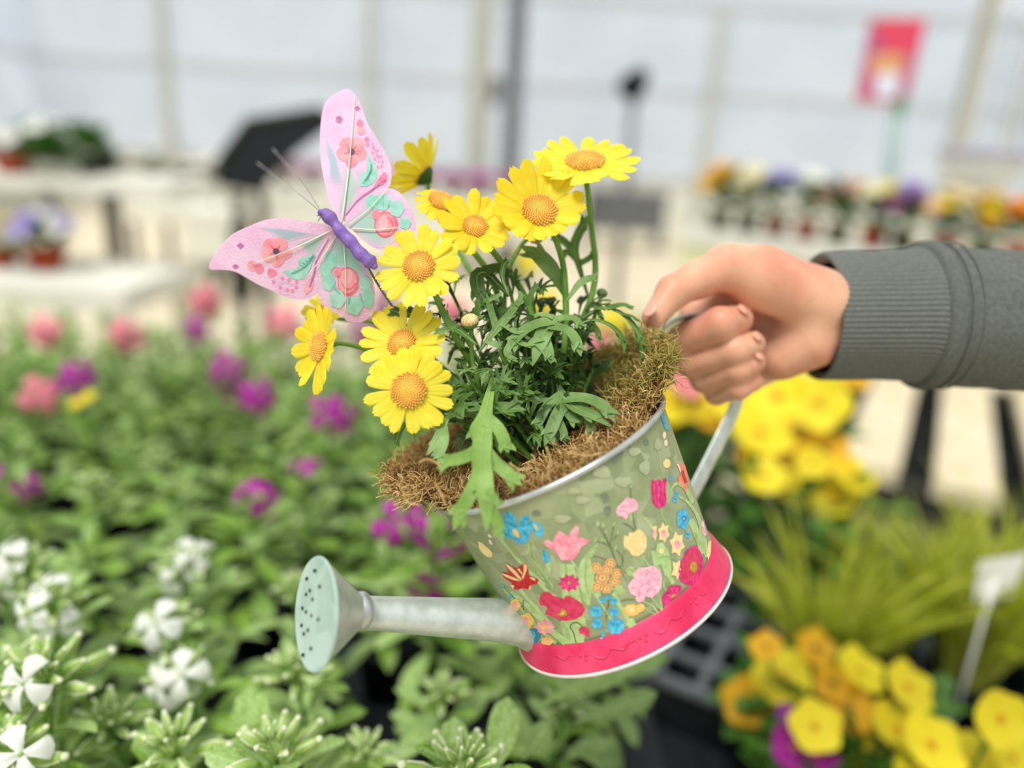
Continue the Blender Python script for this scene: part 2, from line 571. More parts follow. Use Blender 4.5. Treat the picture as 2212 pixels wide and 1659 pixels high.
for i in range(9):
    x = T3[0] + (i + 0.5) / 9 * (T3[1] - T3[0])
    pm = [P_plum, P_plum, P_mag, P_plum, P_pink, P_plum, P_plum, P_mag, P_plum][i]
    clump('bedding_plant', ['plum coloured bedding plant in a row on the long white table', 'magenta bedding plant in the row on the long white table', 'pink bedding plant in the row on the long white table'][0 if pm == P_plum else (1 if pm == P_mag else 2)],
          'potted plant', (x, T3[2] + 0.35, T3[3]), M_black, 0.08, 0.09, 0.14, 0.14, [(pm, E_yel, 16)], 0.055, r2, group='plum bedding plants on the long table', nleaf=30)
for i, px_ in enumerate((275, 320, 410)):
    y = T1[2] + 0.4
    clump('bedding_plant', ['green seedling tray plant on the panelled white table', 'low green herb on the panelled white table', 'white flowered plant on the panelled white table'][i],
          'potted plant', (T1[0] + (T1[1] - T1[0]) * (0.14, 0.45, 0.80)[i], y, T1[3]), M_black, 0.07, 0.09, 0.11, 0.12, [(P_white, E_yel, [0, 2, 14][i])], 0.06, r2, nleaf=40)
# black tilted cart
def cart():
    d = 4.2
    P = [W(440, 395, d), W(535, 262, d), W(690, 238, d), W(725, 268, d), W(640, 330, d), (W(560, 420, d))]
    back = (ray(600, 330).normalized()) * 0.35
    t = thing('garden_cart', 'black garden cart tipped up behind the butterfly', 'cart', onz(512, 690, 0.0))
    v = [p for p in P] + [p + back for p in P]
    n = len(P)
    f = [tuple(range(n)), tuple(range(2 * n - 1, n - 1, -1))] + [(i, i + n, (i + 1) % n + n, (i + 1) % n) for i in range(n)]
    mk('tub', v, f, M_black, t, smooth=False)
    mk('rim', *tube([P[0], P[1], P[2], P[3]], 0.025, 8), M_darkpole, t)
    g = W(512, 420, d)
    mk('leg', *tube([g, (g.x, g.y, 0.01)], 0.032, 8), M_darkpole, t)
    g2 = W(560, 410, d) + back
    mk('leg', *tube([g2, (g2.x, g2.y, 0.01)], 0.032, 8), M_darkpole, t)
    mk('handle', *tube([P[3], P[3] + Vector((0.25, 0, -0.25)), P[3] + Vector((0.3, 0, -0.5))], 0.02, 8), M_darkpole, t)
cart()
def shop_lamp():
    d = 5.2
    b = W(1362, 330, d)
    t = thing('work_lamp', 'black lamp head on a thin grey stand in front of the white wall', 'lamp', (b.x, b.y, 0))
    h = W(1372, 180, d)
    mk('pole', *tube([(b.x, b.y, 0.02), (h.x, h.y, h.z)], 0.03, 8), M_grey, t)
    mk('lamp_head', *lathe([(0.001, 0.1), (0.05, 0.1), (0.09, 0), (0.1, -0.08), (0.001, -0.08)], h, (0.4, -0.5, 0.6), 16), M_black, t)
    mk('foot', *lathe([(0.001, 0), (0.2, 0), (0.2, 0.03), (0.001, 0.04)], (b.x, b.y, 0), (0, 0, 1), 16), M_grey, t)
shop_lamp()
S_red = mat('sign_red', '#d63a4c', '#c9405f', scale=9, rough=0.5)
S_mauve = mat('sign_mauve', '#a84a72', '#c2576b', scale=9, rough=0.5)
S_sand = mat('sign_sand', '#d0a068', '#c98c60', scale=14, rough=0.5)
S_wht = mat('sign_white', '#dcdbe6', '#c9cbd8', scale=14, rough=0.5)
S_green = mat('sign_green', '#4f8f62', '#3f7d58', scale=14, rough=0.5)
S_pole = mat('sign_pole', '#9fb3ae', '#8ea5a0', scale=14, rough=0.5, metal=0.2)
def sign():
    d = 3.3
    b = W(1915, 470, d)
    t = thing('plant_sign', 'red and pink picture sign on a pale green pole', 'sign', (b.x, b.y, 0))
    Pt = W(1952, 60, d)
    mk('pole', *tube([(b.x, b.y, 0.0), b, Pt], 0.026, 8), S_pole, t)
    def pan(pts, m, off, nm='picture_panel'):
        o = ray(1930, 130) * -off
        f0 = [W(x, y, d) + o for x, y in pts]
        bk = [p - o + ray(1930, 130) * 0.01 for p in f0]
        n = len(f0)
        mk(nm, f0 + bk, [tuple(range(n - 1, -1, -1))] + [(i, (i + 1) % n, (i + 1) % n + n, i + n) for i in range(n)] + [tuple(range(n, 2 * n))], m, t, smooth=False)
    pan([(1880, 42), (2002, 40), (1960, 225), (1848, 218)], S_mauve, 0.03, 'board')
    pan([(1905, 46), (1998, 44), (1982, 112), (1920, 116), (1900, 80)], S_red, 0.033)
    pan([(1886, 116), (1955, 116), (1945, 158), (1880, 160)], S_sand, 0.034)
    pan([(1895, 158), (1945, 158), (1935, 212), (1888, 210)], S_wht, 0.035)
    pan([(1942, 205), (1962, 205), (1954, 248), (1936, 248)], S_green, 0.036, 'clip')
sign()

# ------------------------------------------------------------------ shelf of pots along the right
def shelf_right():
    z = 1.02
    a = onz(1490, 492, z); b = onz(2330, 600, z)
    dirv = (b - a); dirv.z = 0
    L = dirv.length; u = dirv.normalized(); rz = math.atan2(u.y, u.x)
    nrm = Vector((-u.y, u.x, 0))
    c = (a + b) / 2 + nrm * 0.12
    t = thing('plant_shelf', 'long white shelf with a row of terracotta pots behind the raised arm', 'shelf', (c.x, c.y, 0))
    slab('shelf_board', (c.x, c.y, z - 0.03), (L, 0.4, 0.06), M_white, t, rz)
    slab('front_panel', (c.x - nrm.x * 0.17, c.y - nrm.y * 0.17, z - 0.2), (L, 0.03, 0.28), mat('cream_panel', '#dfe0b4', '#cfd3a2', scale=6, rough=0.7), t, rz)
    for k in range(5):
        p = a + u * (L * (k + 0.15) / 4.4) + nrm * 0.15
        slab('leg', (p.x, p.y, (z - 0.06) / 2), (0.05, 0.05, z - 0.06), M_white, t, rz)
    rr = random.Random(11)
    TERRA = ('lavender', 'greenish white', 'lemon yellow', 'pale apricot', 'bright orange')
    M_pot2 = mat('olive_pot', '#4a4a22', '#5d5a2c', scale=20, rough=0.7)
    specs = [(1552, [(P_gold, E_dark, 10)], 'golden orange'), (1612, [(P_cream, E_yel, 9)], 'cream white'), (1672, [(P_lav, E_dark, 9)], 'lavender'),
             (1738, [(P_white, E_yel, 10)], 'greenish white'), (1805, [(P_peach, E_yel, 8), (P_purple, E_dark, 2)], 'peach and purple'), (1880, [(P_yellow, E_dark, 5), (P_cream, E_yel, 5)], 'lemon yellow'),
             (1945, [(P_lav, E_yel, 4), (P_plum, E_yel, 5)], 'dusty mauve'), (2035, [(P_peach, E_yel, 6), (P_cream, E_yel, 5), (P_yellow, E_yel, 3)], 'pale apricot'),
             (2115, [(P_gold, E_dark, 8), (P_yellow, E_yel, 4)], 'mustard yellow'), (2192, [(P_orange, E_yel, 7), (P_gold, E_yel, 4)], 'bright orange')]
    for px_, fl_, nm in specs:
        k = (px_ - 1490) / (2330 - 1490)
        # position along the shelf whose picture column is px_
        lo, hi = 0.0, 1.0
        inv = CM.inverted()
        for _ in range(30):
            m = (lo + hi) / 2
            q = inv @ (a + u * (L * m) + nrm * 0.12)
            if IMW / 2 + FPX * q.x / -q.z < px_: lo = m
            else: hi = m
        p = a + u * (L * lo) + nrm * 0.12
        s = depth_of(p) / 3.4
        clump('potted_pansy', nm + (' pansies in a terracotta pot on the long white shelf' if nm in TERRA else ' pansies in a dark pot on the long white shelf'), 'potted plant', (p.x, p.y, z), M_terra if nm in TERRA else M_pot2, 0.05, 0.085, 0.09 * s, 0.19 * s, fl_, 0.052 * s, rr, nleaf=30)
    q = W(2105, 425, 3.6)
    t2 = thing('bowl_planter', 'round white bowl planter hanging behind the shelf of pots', 'planter', (q.x, q.y, q.z))
    mk('bowl', *lathe([(0.001, 0), (0.08, 0.0), (0.17, 0.10), (0.20, 0.2), (0.19, 0.2), (0.001, 0.17)], q, (0, 0, 1), 20), mat('bowl_white', '#f3f3ef', '#e9eae6', scale=8, rough=0.5, transl=0.3), t2)
    mk('rim', *lathe([(0.2, 0.19), (0.215, 0.2), (0.2, 0.225), (0.185, 0.2)], q, (0, 0, 1), 20, close=True), mat('mauve_rim', '#b9b4c4', '#a8a3b6', scale=20, rough=0.5), t2)
    for k in range(3):
        a_ = k * 2.094
        mk('chain', *tube([q + Vector((0.2 * math.cos(a_), 0.2 * math.sin(a_), 0.21)), q + Vector((0, 0, 3.0))], 0.004, 5), M_grey, t2)
shelf_right()

# ------------------------------------------------------------------ slatted wooden bench on the right
def slat_bench():
    z = 0.62
    P = [onz(x, y, z) for x, y in ((1905, 830), (1835, 1010), (2060, 840), (1985, 1030))]
    u = (P[0] - P[1]); u.z = 0; u.normalize()
    w = Vector((u.y, -u.x, 0))
    pitch = abs((P[2] - P[0]).dot(w))
    rz = math.atan2(u.y, u.x)
    c0 = (P[0] + P[1]) / 2
    t = thing('slatted_bench', 'pale wooden slatted bench with wide dark gaps behind the grassy plants', 'bench', (c0.x, c0.y, 0))
    for k in range(-1, 5):
        c = c0 + w * (k * pitch + pitch * 0.18) + u * 0.25
        slab('slat', (c.x, c.y, z - 0.02), (1.3, pitch * 0.64, 0.04), M_wood, t, rz)
    for e in (-0.35, 0.8):
        c = c0 + w * (1.6 * pitch) + u * e
        slab('cross_beam', (c.x, c.y, z - 0.08), (0.06, pitch * 6, 0.08), M_darkpole, t, rz)
        for k in (-1, 4):
            q = c0 + w * (k * pitch) + u * e
            slab('leg', (q.x, q.y, (z - 0.12) / 2), (0.06, 0.06, z - 0.12), M_darkpole, t, rz)
    slab('dark_liner', (c0.x + w.x * 1.6 * pitch + u.x * .25, c0.y + w.y * 1.6 * pitch + u.y * .25, 0.49), (1.25, pitch * 5.9, 0.02), M_black, t, rz)  # added black sheet, stands in for the shade in the gaps between slats
slat_bench()
# ================================================================== planting benches
ZT, ZR = 0.73, 0.56
def bench(name, label, x0, x1, y0, y1, z, m):
    t = thing(name, label, 'bench', ((x0 + x1) / 2, (y0 + y1) / 2, 0))
    slab('bench_top', ((x0 + x1) / 2, (y0 + y1) / 2, z - 0.015), (x1 - x0, y1 - y0, 0.03), m, t)
    for x in (x0 + 0.05, x1 - 0.05):
        slab('side_rail', (x, (y0 + y1) / 2, z - 0.06), (0.04, y1 - y0, 0.06), M_darkpole, t)
        for y in (y0 + 0.05, y1 - 0.05):
            slab('leg', (x, y, (z - 0.03) / 2), (0.05, 0.05, z - 0.03), M_darkpole, t)
M_dkbench = mat('dark_bench', '#12191c', '#1d2629', scale=20, rough=0.6)
bench('planting_bench', 'dark planting bench crowded with leafy stock plants', -1.35, 0.185, 0.2, 1.85, ZT, M_dkbench)
bench('planting_bench', 'lower dark bench holding yellow pansies and grassy plants', 0.20, 1.25, 0.38, 1.5, ZR, M_dkbench)

def relax(P, R, x0, x1, y0, y1, fixed=(), rect=None, it=400):
    """push pots apart on their bench until none cut into each other"""
    P = [list(p) for p in P]
    n = len(P)
    for _ in range(it):
        moved = False
        for i in range(n):
            for j in range(i):
                dx, dy = P[i][0] - P[j][0], P[i][1] - P[j][1]
                d = math.hypot(dx, dy); m = R[i] + R[j]
                if d < m - 1e-4:
                    if d < 1e-6: dx, dy, d = 0.001, 0.0007, 0.00122
                    k = (m - d) / d * 0.52
                    P[i][0] += dx * k; P[i][1] += dy * k; P[j][0] -= dx * k; P[j][1] -= dy * k
                    moved = True
            for (fx, fy, fr) in fixed:
                dx, dy = P[i][0] - fx, P[i][1] - fy
                d = math.hypot(dx, dy) or 1e-6; m = R[i] + fr
                if d < m - 1e-4:
                    P[i][0] += dx * (m - d) / d; P[i][1] += dy * (m - d) / d; moved = True
            if rect:
                c, u, w, a, b = rect
                q = Vector((P[i][0] - c.x, P[i][1] - c.y, 0))
                s_, t_ = q.dot(u), q.dot(w)
                ex, ey = a + R[i] - abs(s_), b + R[i] - abs(t_)
                if ex > 1e-4 and ey > 1e-4:
                    v_ = u * (ex * (1 if s_ > 0 else -1)) if ex < ey else w * (ey * (1 if t_ > 0 else -1))
                    P[i][0] += v_.x; P[i][1] += v_.y; moved = True
            P[i][0] = min(max(P[i][0], x0 + R[i]), x1 - R[i])
            P[i][1] = min(max(P[i][1], y0 + R[i]), y1 - R[i])
        if not moved: break
    return P
SPOT = 0.036                               # radius of the small black pots
# ------------------------------------------------------------------ stock plants
G_st1 = mat('stock_leaf', '#587d1e', '#92b24c', scale=22, rough=0.42, transl=0.22, rand=0.28, spec=0.4)
G_st2 = mat('stock_leaf_pale', '#7a9d48', '#afc880', scale=22, rough=0.45, transl=0.22, rand=0.2, spec=0.4)
G_bud = mat('bud_green', '#86ad45', '#b7cf78', scale=160, rough=0.5, transl=0.15)
G_budtip = mat('bud_tip', '#dfe8b8', '#eef2d2', scale=160, rough=0.5, transl=0.15)
SL = [leaf_mesh('stock_leaf_a', [G_st1, G_rib], 9, 0.155, 0.25, 0.5, 0.3),
      leaf_mesh('stock_leaf_b', [G_st1, G_rib], 9, 0.13, 0.35, 0.9, 0.4, curlside=0.08),
      leaf_mesh('stock_leaf_c', [G_st2, G_rib], 9, 0.17, 0.18, 0.25, 0.2),
      leaf_mesh('stock_leaf_d', [G_st2, G_rib], 9, 0.14, 0.3, 0.7, 0.4, curlside=-0.1)]
def bud_cluster_mesh(name, n, rnd, L=0.013):
    b = MB()
    for i in range(n):
        a = i * 2.39996
        e = 1.35 - 1.25 * (i / n) ** 0.8
        d = Vector((math.cos(a) * math.cos(e), math.sin(a) * math.cos(e), math.sin(e)))
        l = L * (0.45 + 0.75 * (i / n)) * rnd.uniform(0.85, 1.1)
        p0 = d * (0.004 + 0.006 * i / n) + Vector((0, 0, -0.010 * i / n))
        F = frame_from(d)
        b.add(ball(p0 + d * l * 0.5, l * 0.20, l * 0.20, l * 0.55, 7, 6, F), 0)
        b.add(ball(p0 + d * l * 0.98, l * 0.13, l * 0.13, l * 0.14, 6, 4, F), 1)
        for q in range(3):                      # pale seams of the sepals
            th = q * 2.09
            s = F @ Vector((math.cos(th), math.sin(th), 0))
            b.add(tube([p0 + d * l * 0.15 + s * l * 0.15, p0 + d * l * 0.5 + s * l * 0.205, p0 + d * l * 0.9 + s * l * 0.12], l * 0.035, 4), 1)
        b.add(tube([Vector((0, 0, -0.012)), p0 + d * l * 0.05], l * 0.05, 4), 0)
    me = bpy.data.meshes.new(name)
    me.from_pydata(b.v, [], b.f)
    me.materials.append(G_bud); me.materials.append(G_budtip)
    me.polygons.foreach_set('material_index', b.m)
    me.polygons.foreach_set('use_smooth', [True] * len(b.f))
    return me
_r = random.Random(21)
BUDS = [bud_cluster_mesh('bud_cluster_%d' % i, n, _r) for i, n in enumerate((18, 22, 15))]
def cross_blossom(name, pm, R=1.0):
    """four drooping clawed petals round a green eye, facing +Z"""
    b = MB()
    rr = random.Random(sum(map(ord, name)))
    for k in range(4):
        a0 = k * math.pi / 2 + rr.uniform(-.2, .2)
        v, f = [], []
        for i in range(6):
            t = i / 5
            w = R * (0.10 + 0.42 * (t ** 1.2) * (1 - 0.25 * (t > 0.95)))
            for j in range(5):
                s = j / 2 - 1
                r = R * (0.05 + 0.95 * t) - R * (0.10 * abs(s) ** 2 - 0.05 * (1 - abs(s))) * (t > 0.9)
                z = R * (0.18 * math.sin(t * 2.4) - 0.38 * t * t + 0.06 * math.sin(3 * s + k))
                y = w * s
                v.append((r * math.cos(a0) - y * math.sin(a0), r * math.sin(a0) + y * math.cos(a0), z))
        for i in range(5):
            for j in range(4):
                q = i * 5 + j
                f.append((q, q + 1, q + 6, q + 5))
        b.add((v, f), 0)
    b.add(ball((0, 0, 0.03 * R), 0.1 * R, None, None, 7, 4), 1)
    b.add(tube([(0, 0, 0), (0, 0, -0.45 * R)], [0.12 * R, 0.08 * R], 6), 1)
    me = bpy.data.meshes.new(name)
    me.from_pydata(b.v, [], b.f)
    me.materials.append(pm); me.materials.append(G_bud)
    me.polygons.foreach_set('material_index', b.m)
    me.polygons.foreach_set('use_smooth', [True] * len(b.f))
    return me
XB = {m.name: cross_blossom('cross_' + m.name, m) for m in (P_white, P_mag, P_purple, P_pink, P_cream)}
XB[P_yellow.name] = bl(P_yellow, E_yel, 5)

def stock(pos, h, kind, rnd, label, near=True, nleaf=22, group='stock plants on the planting bench', buds=True, petals=None, nfl=0, flsize=0.017, spread=0.02, bs=1.0, tip=None):
    """one stock plant in its black pot; pos = pot (x, y), tip = top (x, y), h = height over the bench"""
    base = Vector((pos[0], pos[1], ZT))
    t = thing('stock_plant', label, 'potted plant', base, group)
    ph = 0.075
    mk('pot', *pot_vf(base, SPOT, ph), M_black, t, origin=base)
    tip = tip or (base.x + rnd.uniform(-.012, .012), base.y + rnd.uniform(-.012, .012))
    top = Vector((tip[0], tip[1], base.z + h))
    st = smooth_path([base + Vector((0, 0, ph * 0.8)), base.lerp(top, 0.62) + Vector((rnd.uniform(-.006, .006), rnd.uniform(-.006, .006), 0)), top - Vector((0, 0, 0.012))], 8)
    mk('stem', *tube(st, [0.0032 - 0.0016 * i / 7 for i in range(8)], 6), G_stem, t)
    b = MB()
    a = rnd.uniform(0, 6)
    for i in range(nleaf):
        u = i / (nleaf - 1)
        p = st[0].lerp(st[-1], 0.12 + 0.86 * u)
        a += 2.39996 + rnd.uniform(-.35, .35)
        e = -0.05 + 0.95 * u + rnd.uniform(-.25, .25)
        L = (0.085 - 0.045 * u) * rnd.uniform(0.8, 1.15) * (h / 0.23) ** 0.3
        d = Vector((math.cos(a) * math.cos(e), math.sin(a) * math.cos(e), math.sin(e)))
        M = leaf_matrix(p, d, L, rnd, roll=rnd.uniform(-.4, .4))
        lm = SL[rnd.randrange(4)]
        if near:
            o = bpy.data.objects.new('leaf', lm)
            COL.objects.link(o); o.parent = t
            o.matrix_local = Matrix.Translation(-base) @ M
            ORG[o] = p
        else:
            v, f, mi = mesh_vf(lm, M)
            b.add((v, f), 1 if lm in (SL[2], SL[3]) else 0)
    if not near:
        b.build('foliage', [G_st1, G_st2], t, kind='stuff')
    if buds:
        place('bud_cluster', BUDS[rnd.randrange(3)], t, top, (rnd.uniform(-.2, .2), rnd.uniform(-.3, .1), 1), bs * rnd.uniform(0.9, 1.15), rnd.uniform(0, 6))
    for i in range(nfl):
        aa = rnd.uniform(0, 6.283)
        off = Vector((math.cos(aa) * spread, math.sin(aa) * spread * 0.8 - spread * 0.4, -0.016 * i * (spread / 0.02) + 0.008))
        place('flower', XB[petals.name], t, top + off, off + Vector((0, -0.01, 0.014)), flsize * rnd.uniform(0.85, 1.15), rnd.uniform(0, 6))
    return t

rs = random.Random(42)
spots = []
LB_white = 'leafy stock plant with white blossoms on the planting bench'
LB_bud = 'leafy stock plant topped by a green bud cluster on the planting bench'
LB_plain = 'leafy green stock plant not yet in bud on the planting bench'
LB_mag = 'leafy stock plant with magenta blossoms on the planting bench'
LB_pink = 'leafy stock plant with pink blossoms on the planting bench'
LB_yb = 'bunch of yellow blossoms showing through behind the daisy stems'
LB_yel = 'leafy plant with a single round yellow blossom on the planting bench'
hero = [  # px, py, depth of the plant's top, kind, flowers
    (592, 1612, 0.475, 'bud', 0, 'stock plant with a fat pale bud cluster standing below the sprinkler rose'), (372, 1606, 0.50, 'bud', 0, 'stock plant with a green bud cluster beside the broad rounded pale leaves'), (1005, 1650, 0.46, 'bud', 0, 'stock plant with its bud cluster between the tall pale upright leaves'), (18, 1445, 0.52, 'bud', 0),
    (232, 1555, 0.54, 'bud', 0), (640, 1440, 0.58, 'bud', 0), (20, 1620, 0.47, 'white', 1, 'stock plant with one small white bloom at the front corner of the bench'), (95, 1455, 0.50, 'white', 1, 'stock plant with a single large white bloom above striped buds'),
    (390, 1445, 0.60, 'white', 3, 'white stock closest to the bud clusters in a row of three white ones'), (368, 1335, 0.63, 'white', 3, 'white stock in the middle of a row of three white ones'), (395, 1210, 0.70, 'white', 3, 'white stock farthest from the bud clusters in a row of three white ones'), (55, 1215, 0.64, 'white', 3), (110, 1290, 0.60, 'white', 3),
    (940, 1105, 0.74, 'mag', 6, 'stock plant with a large magenta flower spike right behind the can spout'), (548, 1070, 0.86, 'mag', 2, 'stock plant with a pair of magenta blooms beyond the sprinkler rose'), (838, 1118, 0.80, 'mag', 1), (30, 1030, 0.92, 'mag', 2), (480, 790, 1.22, 'mag', 5, 'tall magenta stock with the fullest spike at the far side of the bench'), (540, 850, 1.12, 'mag', 2),
    (150, 808, 1.20, 'mag', 2), (425, 702, 1.50, 'mag', 2), (712, 885, 1.05, 'mag', 2), (660, 1020, 0.92, 'mag', 1), (800, 690, 1.45, 'mag', 5), (845, 640, 1.6, 'mag', 4),
    (440, 640, 1.62, 'pink', 4), (105, 710, 1.50, 'pink', 4), (270, 716, 1.46, 'pink', 4), (76, 850, 1.18, 'pink', 2), (985, 665, 1.6, 'pink', 3), (615, 690, 1.45, 'pink', 2),
    (190, 882, 1.10, 'yel', 1), (1130, 560, 1.70, 'yel', 3, LB_yb), (1180, 650, 1.60, 'yel', 4, LB_yb), (1300, 740, 1.5, 'pink', 3), (1330, 690, 1.6, 'yel', 4, LB_yb), (930, 900, 1.0, 'bud', 0)]
PM = {'white': P_white, 'mag': P_mag, 'pink': P_pink, 'yel': P_yellow}
LBS = {'white': LB_white, 'mag': LB_mag, 'pink': LB_pink, 'yel': LB_yel, 'bud': LB_bud}
GRP = {'white': 'white stocks', 'mag': 'magenta stocks', 'pink': 'pink stocks', 'yel': 'yellow bench flowers', 'bud': 'budding stocks'}
jobs = []                                  # (wanted pot, top, height, near, build arguments)
F1, F2 = W(1040, 1659, 0.5), W(540, 1659, 0.53)
special = [(F1.x, F1.y + 0.01), (F2.x, F2.y)]   # pots of the two plants with traced leaves
for (px_, py_, d, k, nf, *own) in hero:
    p = W(px_, py_, d)
    near = d < 0.72
    fs = {'white': 0.018, 'mag': 0.021, 'pink': 0.030, 'yel': 0.024}.get(k, 0.02)
    if k == 'mag' and d > 1: fs = 0.026
    jobs.append(((p.x, p.y), (p.x, p.y), p.z - ZT, dict(kind=k, label=own[0] if own else LBS[k], near=near, nleaf=22 if near else 26, group=GRP[k] + ' on the planting bench',
                 buds=k in ('bud', 'white'), petals=PM.get(k), nfl=nf, flsize=fs, spread=0.016 if k != 'mag' else 0.022, bs=1.7 if d < 0.52 else 1.2)))
BX = (-1.33, 0.165, 0.235, 1.83)
pr_ = SPOT * 1.07
hp_ = relax([q[0] for q in jobs] + special, [pr_] * (len(jobs) + 2), *BX)
special = [tuple(q) for q in hp_[-2:]]
spots = [tuple(q) for q in hp_]
nh = len(jobs)
y = 0.33
while y < 1.72:
    x1 = 0.115
    x = -0.42 - (y - 0.33) * 0.62
    while x < x1:
        q = (x + rs.uniform(-.012, .012), y + rs.uniform(-.012, .012))
        if all((q[0] - a_[0]) ** 2 + (q[1] - a_[1]) ** 2 > 0.074 ** 2 for a_ in spots):
            near = y < 0.62
            hb_ = near or rs.random() < 0.4
            jobs.append((q, None, rs.uniform(0.17, 0.215), dict(kind='bud', label=LB_bud if hb_ else LB_plain, near=near, nleaf=22 if near else 24,
                         group='budding stocks on the planting bench' if hb_ else 'leafy stocks on the planting bench', buds=hb_)))
            spots.append(q)
        x += 0.10
    y += 0.095
pots_ = relax(hp_[:nh] + [q[0] for q in jobs[nh:]], [pr_] * len(jobs), *BX, fixed=[(a_[0], a_[1], pr_) for a_ in special])
for (want, tip_, h_, kw), q in zip(jobs, pots_):
    kw = dict(kw)
    stock(q, h_, kw.pop('kind'), rs, kw.pop('label'), kw.pop('near'), tip=tip_, **kw)
# the tall upright leaves that stand up at the front of the bench
def front_leaves():
    pts = [((1062, 1690), (1102, 1508), 0.50, 0.20), ((965, 1700), (985, 1550), 0.49, 0.24), ((1130, 1640), (1190, 1560), 0.54, 0.25), ((1170, 1520), (1420, 1400), 0.60, 0.12), ((1240, 1560), (1430, 1500), 0.60, 0.12),
           ((980, 1650), (985, 1600), 0.465, 0.2)]
    p = Vector((special[0][0], special[0][1], ZT))
    t = thing('stock_plant', 'stock plant with tall pale upright leaves at the bench edge under the can', 'potted plant', p)
    mk('pot', *pot_vf(p, SPOT, 0.075), M_black, t, origin=p)
    mk('stem', *tube([p + Vector((0, 0, 0.06)), W(1020, 1665, 0.495)], 0.003, 6), G_stem, t)
    for (a, c, d, w) in pts:
        A = W(a[0], a[1], d); B = W(c[0], c[1], d + 0.012)
        L = (B - A).length
        me = leaf_mesh('upright_leaf', [G_st2, G_rib], 10, w, 0.2, 0.3, 0.3)
        o = put('leaf', me, t, A)
        o.matrix_local = Matrix.Translation(-ORG[t]) @ leaf_matrix(A, B - A, L, rs, upv=cdir(0.2, 0.3, 1))
front_leaves()
def second_front():
    p = Vector((special[1][0], special[1][1], ZT))
    t = thing('stock_plant', 'stock plant with broad rounded pale leaves beside the watering rose', 'potted plant', p)
    mk('pot', *pot_vf(p, SPOT, 0.075), M_black, t, origin=p)
    mk('stem', *tube([p + Vector((0, 0, 0.06)), W(560, 1660, 0.515)], 0.003, 6), G_stem, t)
    for (a, c, d, w) in [((560, 1650), (533, 1490), 0.52, 0.24), ((470, 1640), (590, 1556), 0.50, 0.11), ((640, 1700), (738, 1600), 0.50, 0.26), ((560, 1665), (435, 1625), 0.475, 0.2)]:
        A = W(a[0], a[1], d); B = W(c[0], c[1], d)
        me = leaf_mesh('broad_leaf', [G_st2, G_rib], 10, w, 0.2, 0.3, 0.3)
        o = put('leaf', me, t, A)
        o.matrix_local = Matrix.Translation(-ORG[t]) @ leaf_matrix(A, B - A, (B - A).length, rs, upv=cdir(0.1, 0.4, 1))
second_front()

# ------------------------------------------------------------------ lower bench on the right: pansies, grasses, tray
TZ = ZR + 0.075
_a, _b = onz(1560, 1545, TZ), onz(1700, 1245, TZ)
TU = (_b - _a); TU.z = 0; TU.normalize()
TWD = Vector((-TU.y, TU.x, 0))             # from the near edge of the tray towards the other bench
TL, TW_ = 0.30, 0.14
TC = _a + Vector((0.032, 0, 0)) + TU * (TL / 2) + TWD * (TW_ / 2)
RPOT = 0.05
POTS = {}                                  # wanted pots on the lower bench, pushed apart below
def want_pot(key, p):
    POTS[key] = p
def pansy_group(label, name, key, zb, flowers, dep, R0, rnd, tall, leafm=G_leafdk, group=None, foliage_r=0.12, sx=0.0):
    cpx = sum(f[0] for f in flowers) / len(flowers); cpy = sum(f[1] for f in flowers) / len(flowers)
    c = W(cpx, cpy, dep)
    base = Vector((POTS[key][0], POTS[key][1], zb))
    t = thing(name, label, 'potted plant', base, group)
    mk('pot', *pot_vf(base, RPOT, 0.09), M_black, t, origin=base)
    b = MB()
    H = c.z - zb
    for i in range(130):
        a = rnd.uniform(0, 6.283); e = rnd.uniform(-0.2, 1.3)
        d = Vector((math.cos(a) * math.cos(e), math.sin(a) * math.cos(e), math.sin(e)))
        rr = foliage_r * math.sqrt(rnd.random())
        kz = rnd.random()
        p = base + Vector((math.cos(a) * rr + (c.x + sx - base.x) * kz, math.sin(a) * rr + (c.y + 0.03 - base.y) * kz, 0.07 + kz * (H - 0.10)))
        v, f, m = mesh_vf(LM_round, leaf_matrix(p, d, rnd.uniform(0.035, 0.06), rnd))
        b.add((v, f), 0)
    b.build('foliage', [leafm], t, kind='stuff')
    for fl in flowers:
        x, yy, r = fl[:3]
        pm = fl[3] if len(fl) > 3 else P_yellow
        dd = dep + rnd.uniform(-.05, .05)
        p = W(x, yy, dd)
        n = cdir(rnd.uniform(-.5, .5), rnd.uniform(.2, .9), rnd.uniform(.5, 1))
        place('flower', bl(pm, E_yel if pm != P_gold else E_dark, 5), t, p, n, r * dd / FPX * 1.05, rnd.uniform(0, 6))
        mk('flower_stem', *tube(smooth_path([base + Vector((0, 0, 0.08)), base.lerp(p, 0.6) + Vector((0, 0, 0.02)), p - n * 0.006], 6), 0.0022, 5), G_stem, t)
    return t
rp = random.Random(9)
for key_, x_, y_ in (('pansy0', .395, .782), ('pansy1', .428, .719), ('pansy2', .504, .677), ('prim0', .452, 1.181), ('prim1', .473, 1.088), ('prim2', .31, 1.265)):
    want_pot(key_, (x_, y_))
for key_, x_, y_, d_ in (('g0', 1790, 1330, 1.02), ('g1', 1960, 1250, 1.10), ('g2', 2110, 1330, 1.02), ('g3', 2240, 1230, 1.12)):
    q_ = W(x_, y_, d_)
    want_pot(key_, (q_.x, q_.y))
TAGP = W(2150, 1250, 0.98)
_k = list(POTS)
for key_, q_ in zip(_k, relax([POTS[q] for q in _k], [RPOT * 1.08] * len(_k), 0.215, 1.23, 0.39, 1.49, fixed=[(TAGP.x, TAGP.y, 0.006)], rect=(TC, TU, TWD, TL / 2 + 0.008, TW_ / 2 + 0.008))):
    POTS[key_] = tuple(q_)
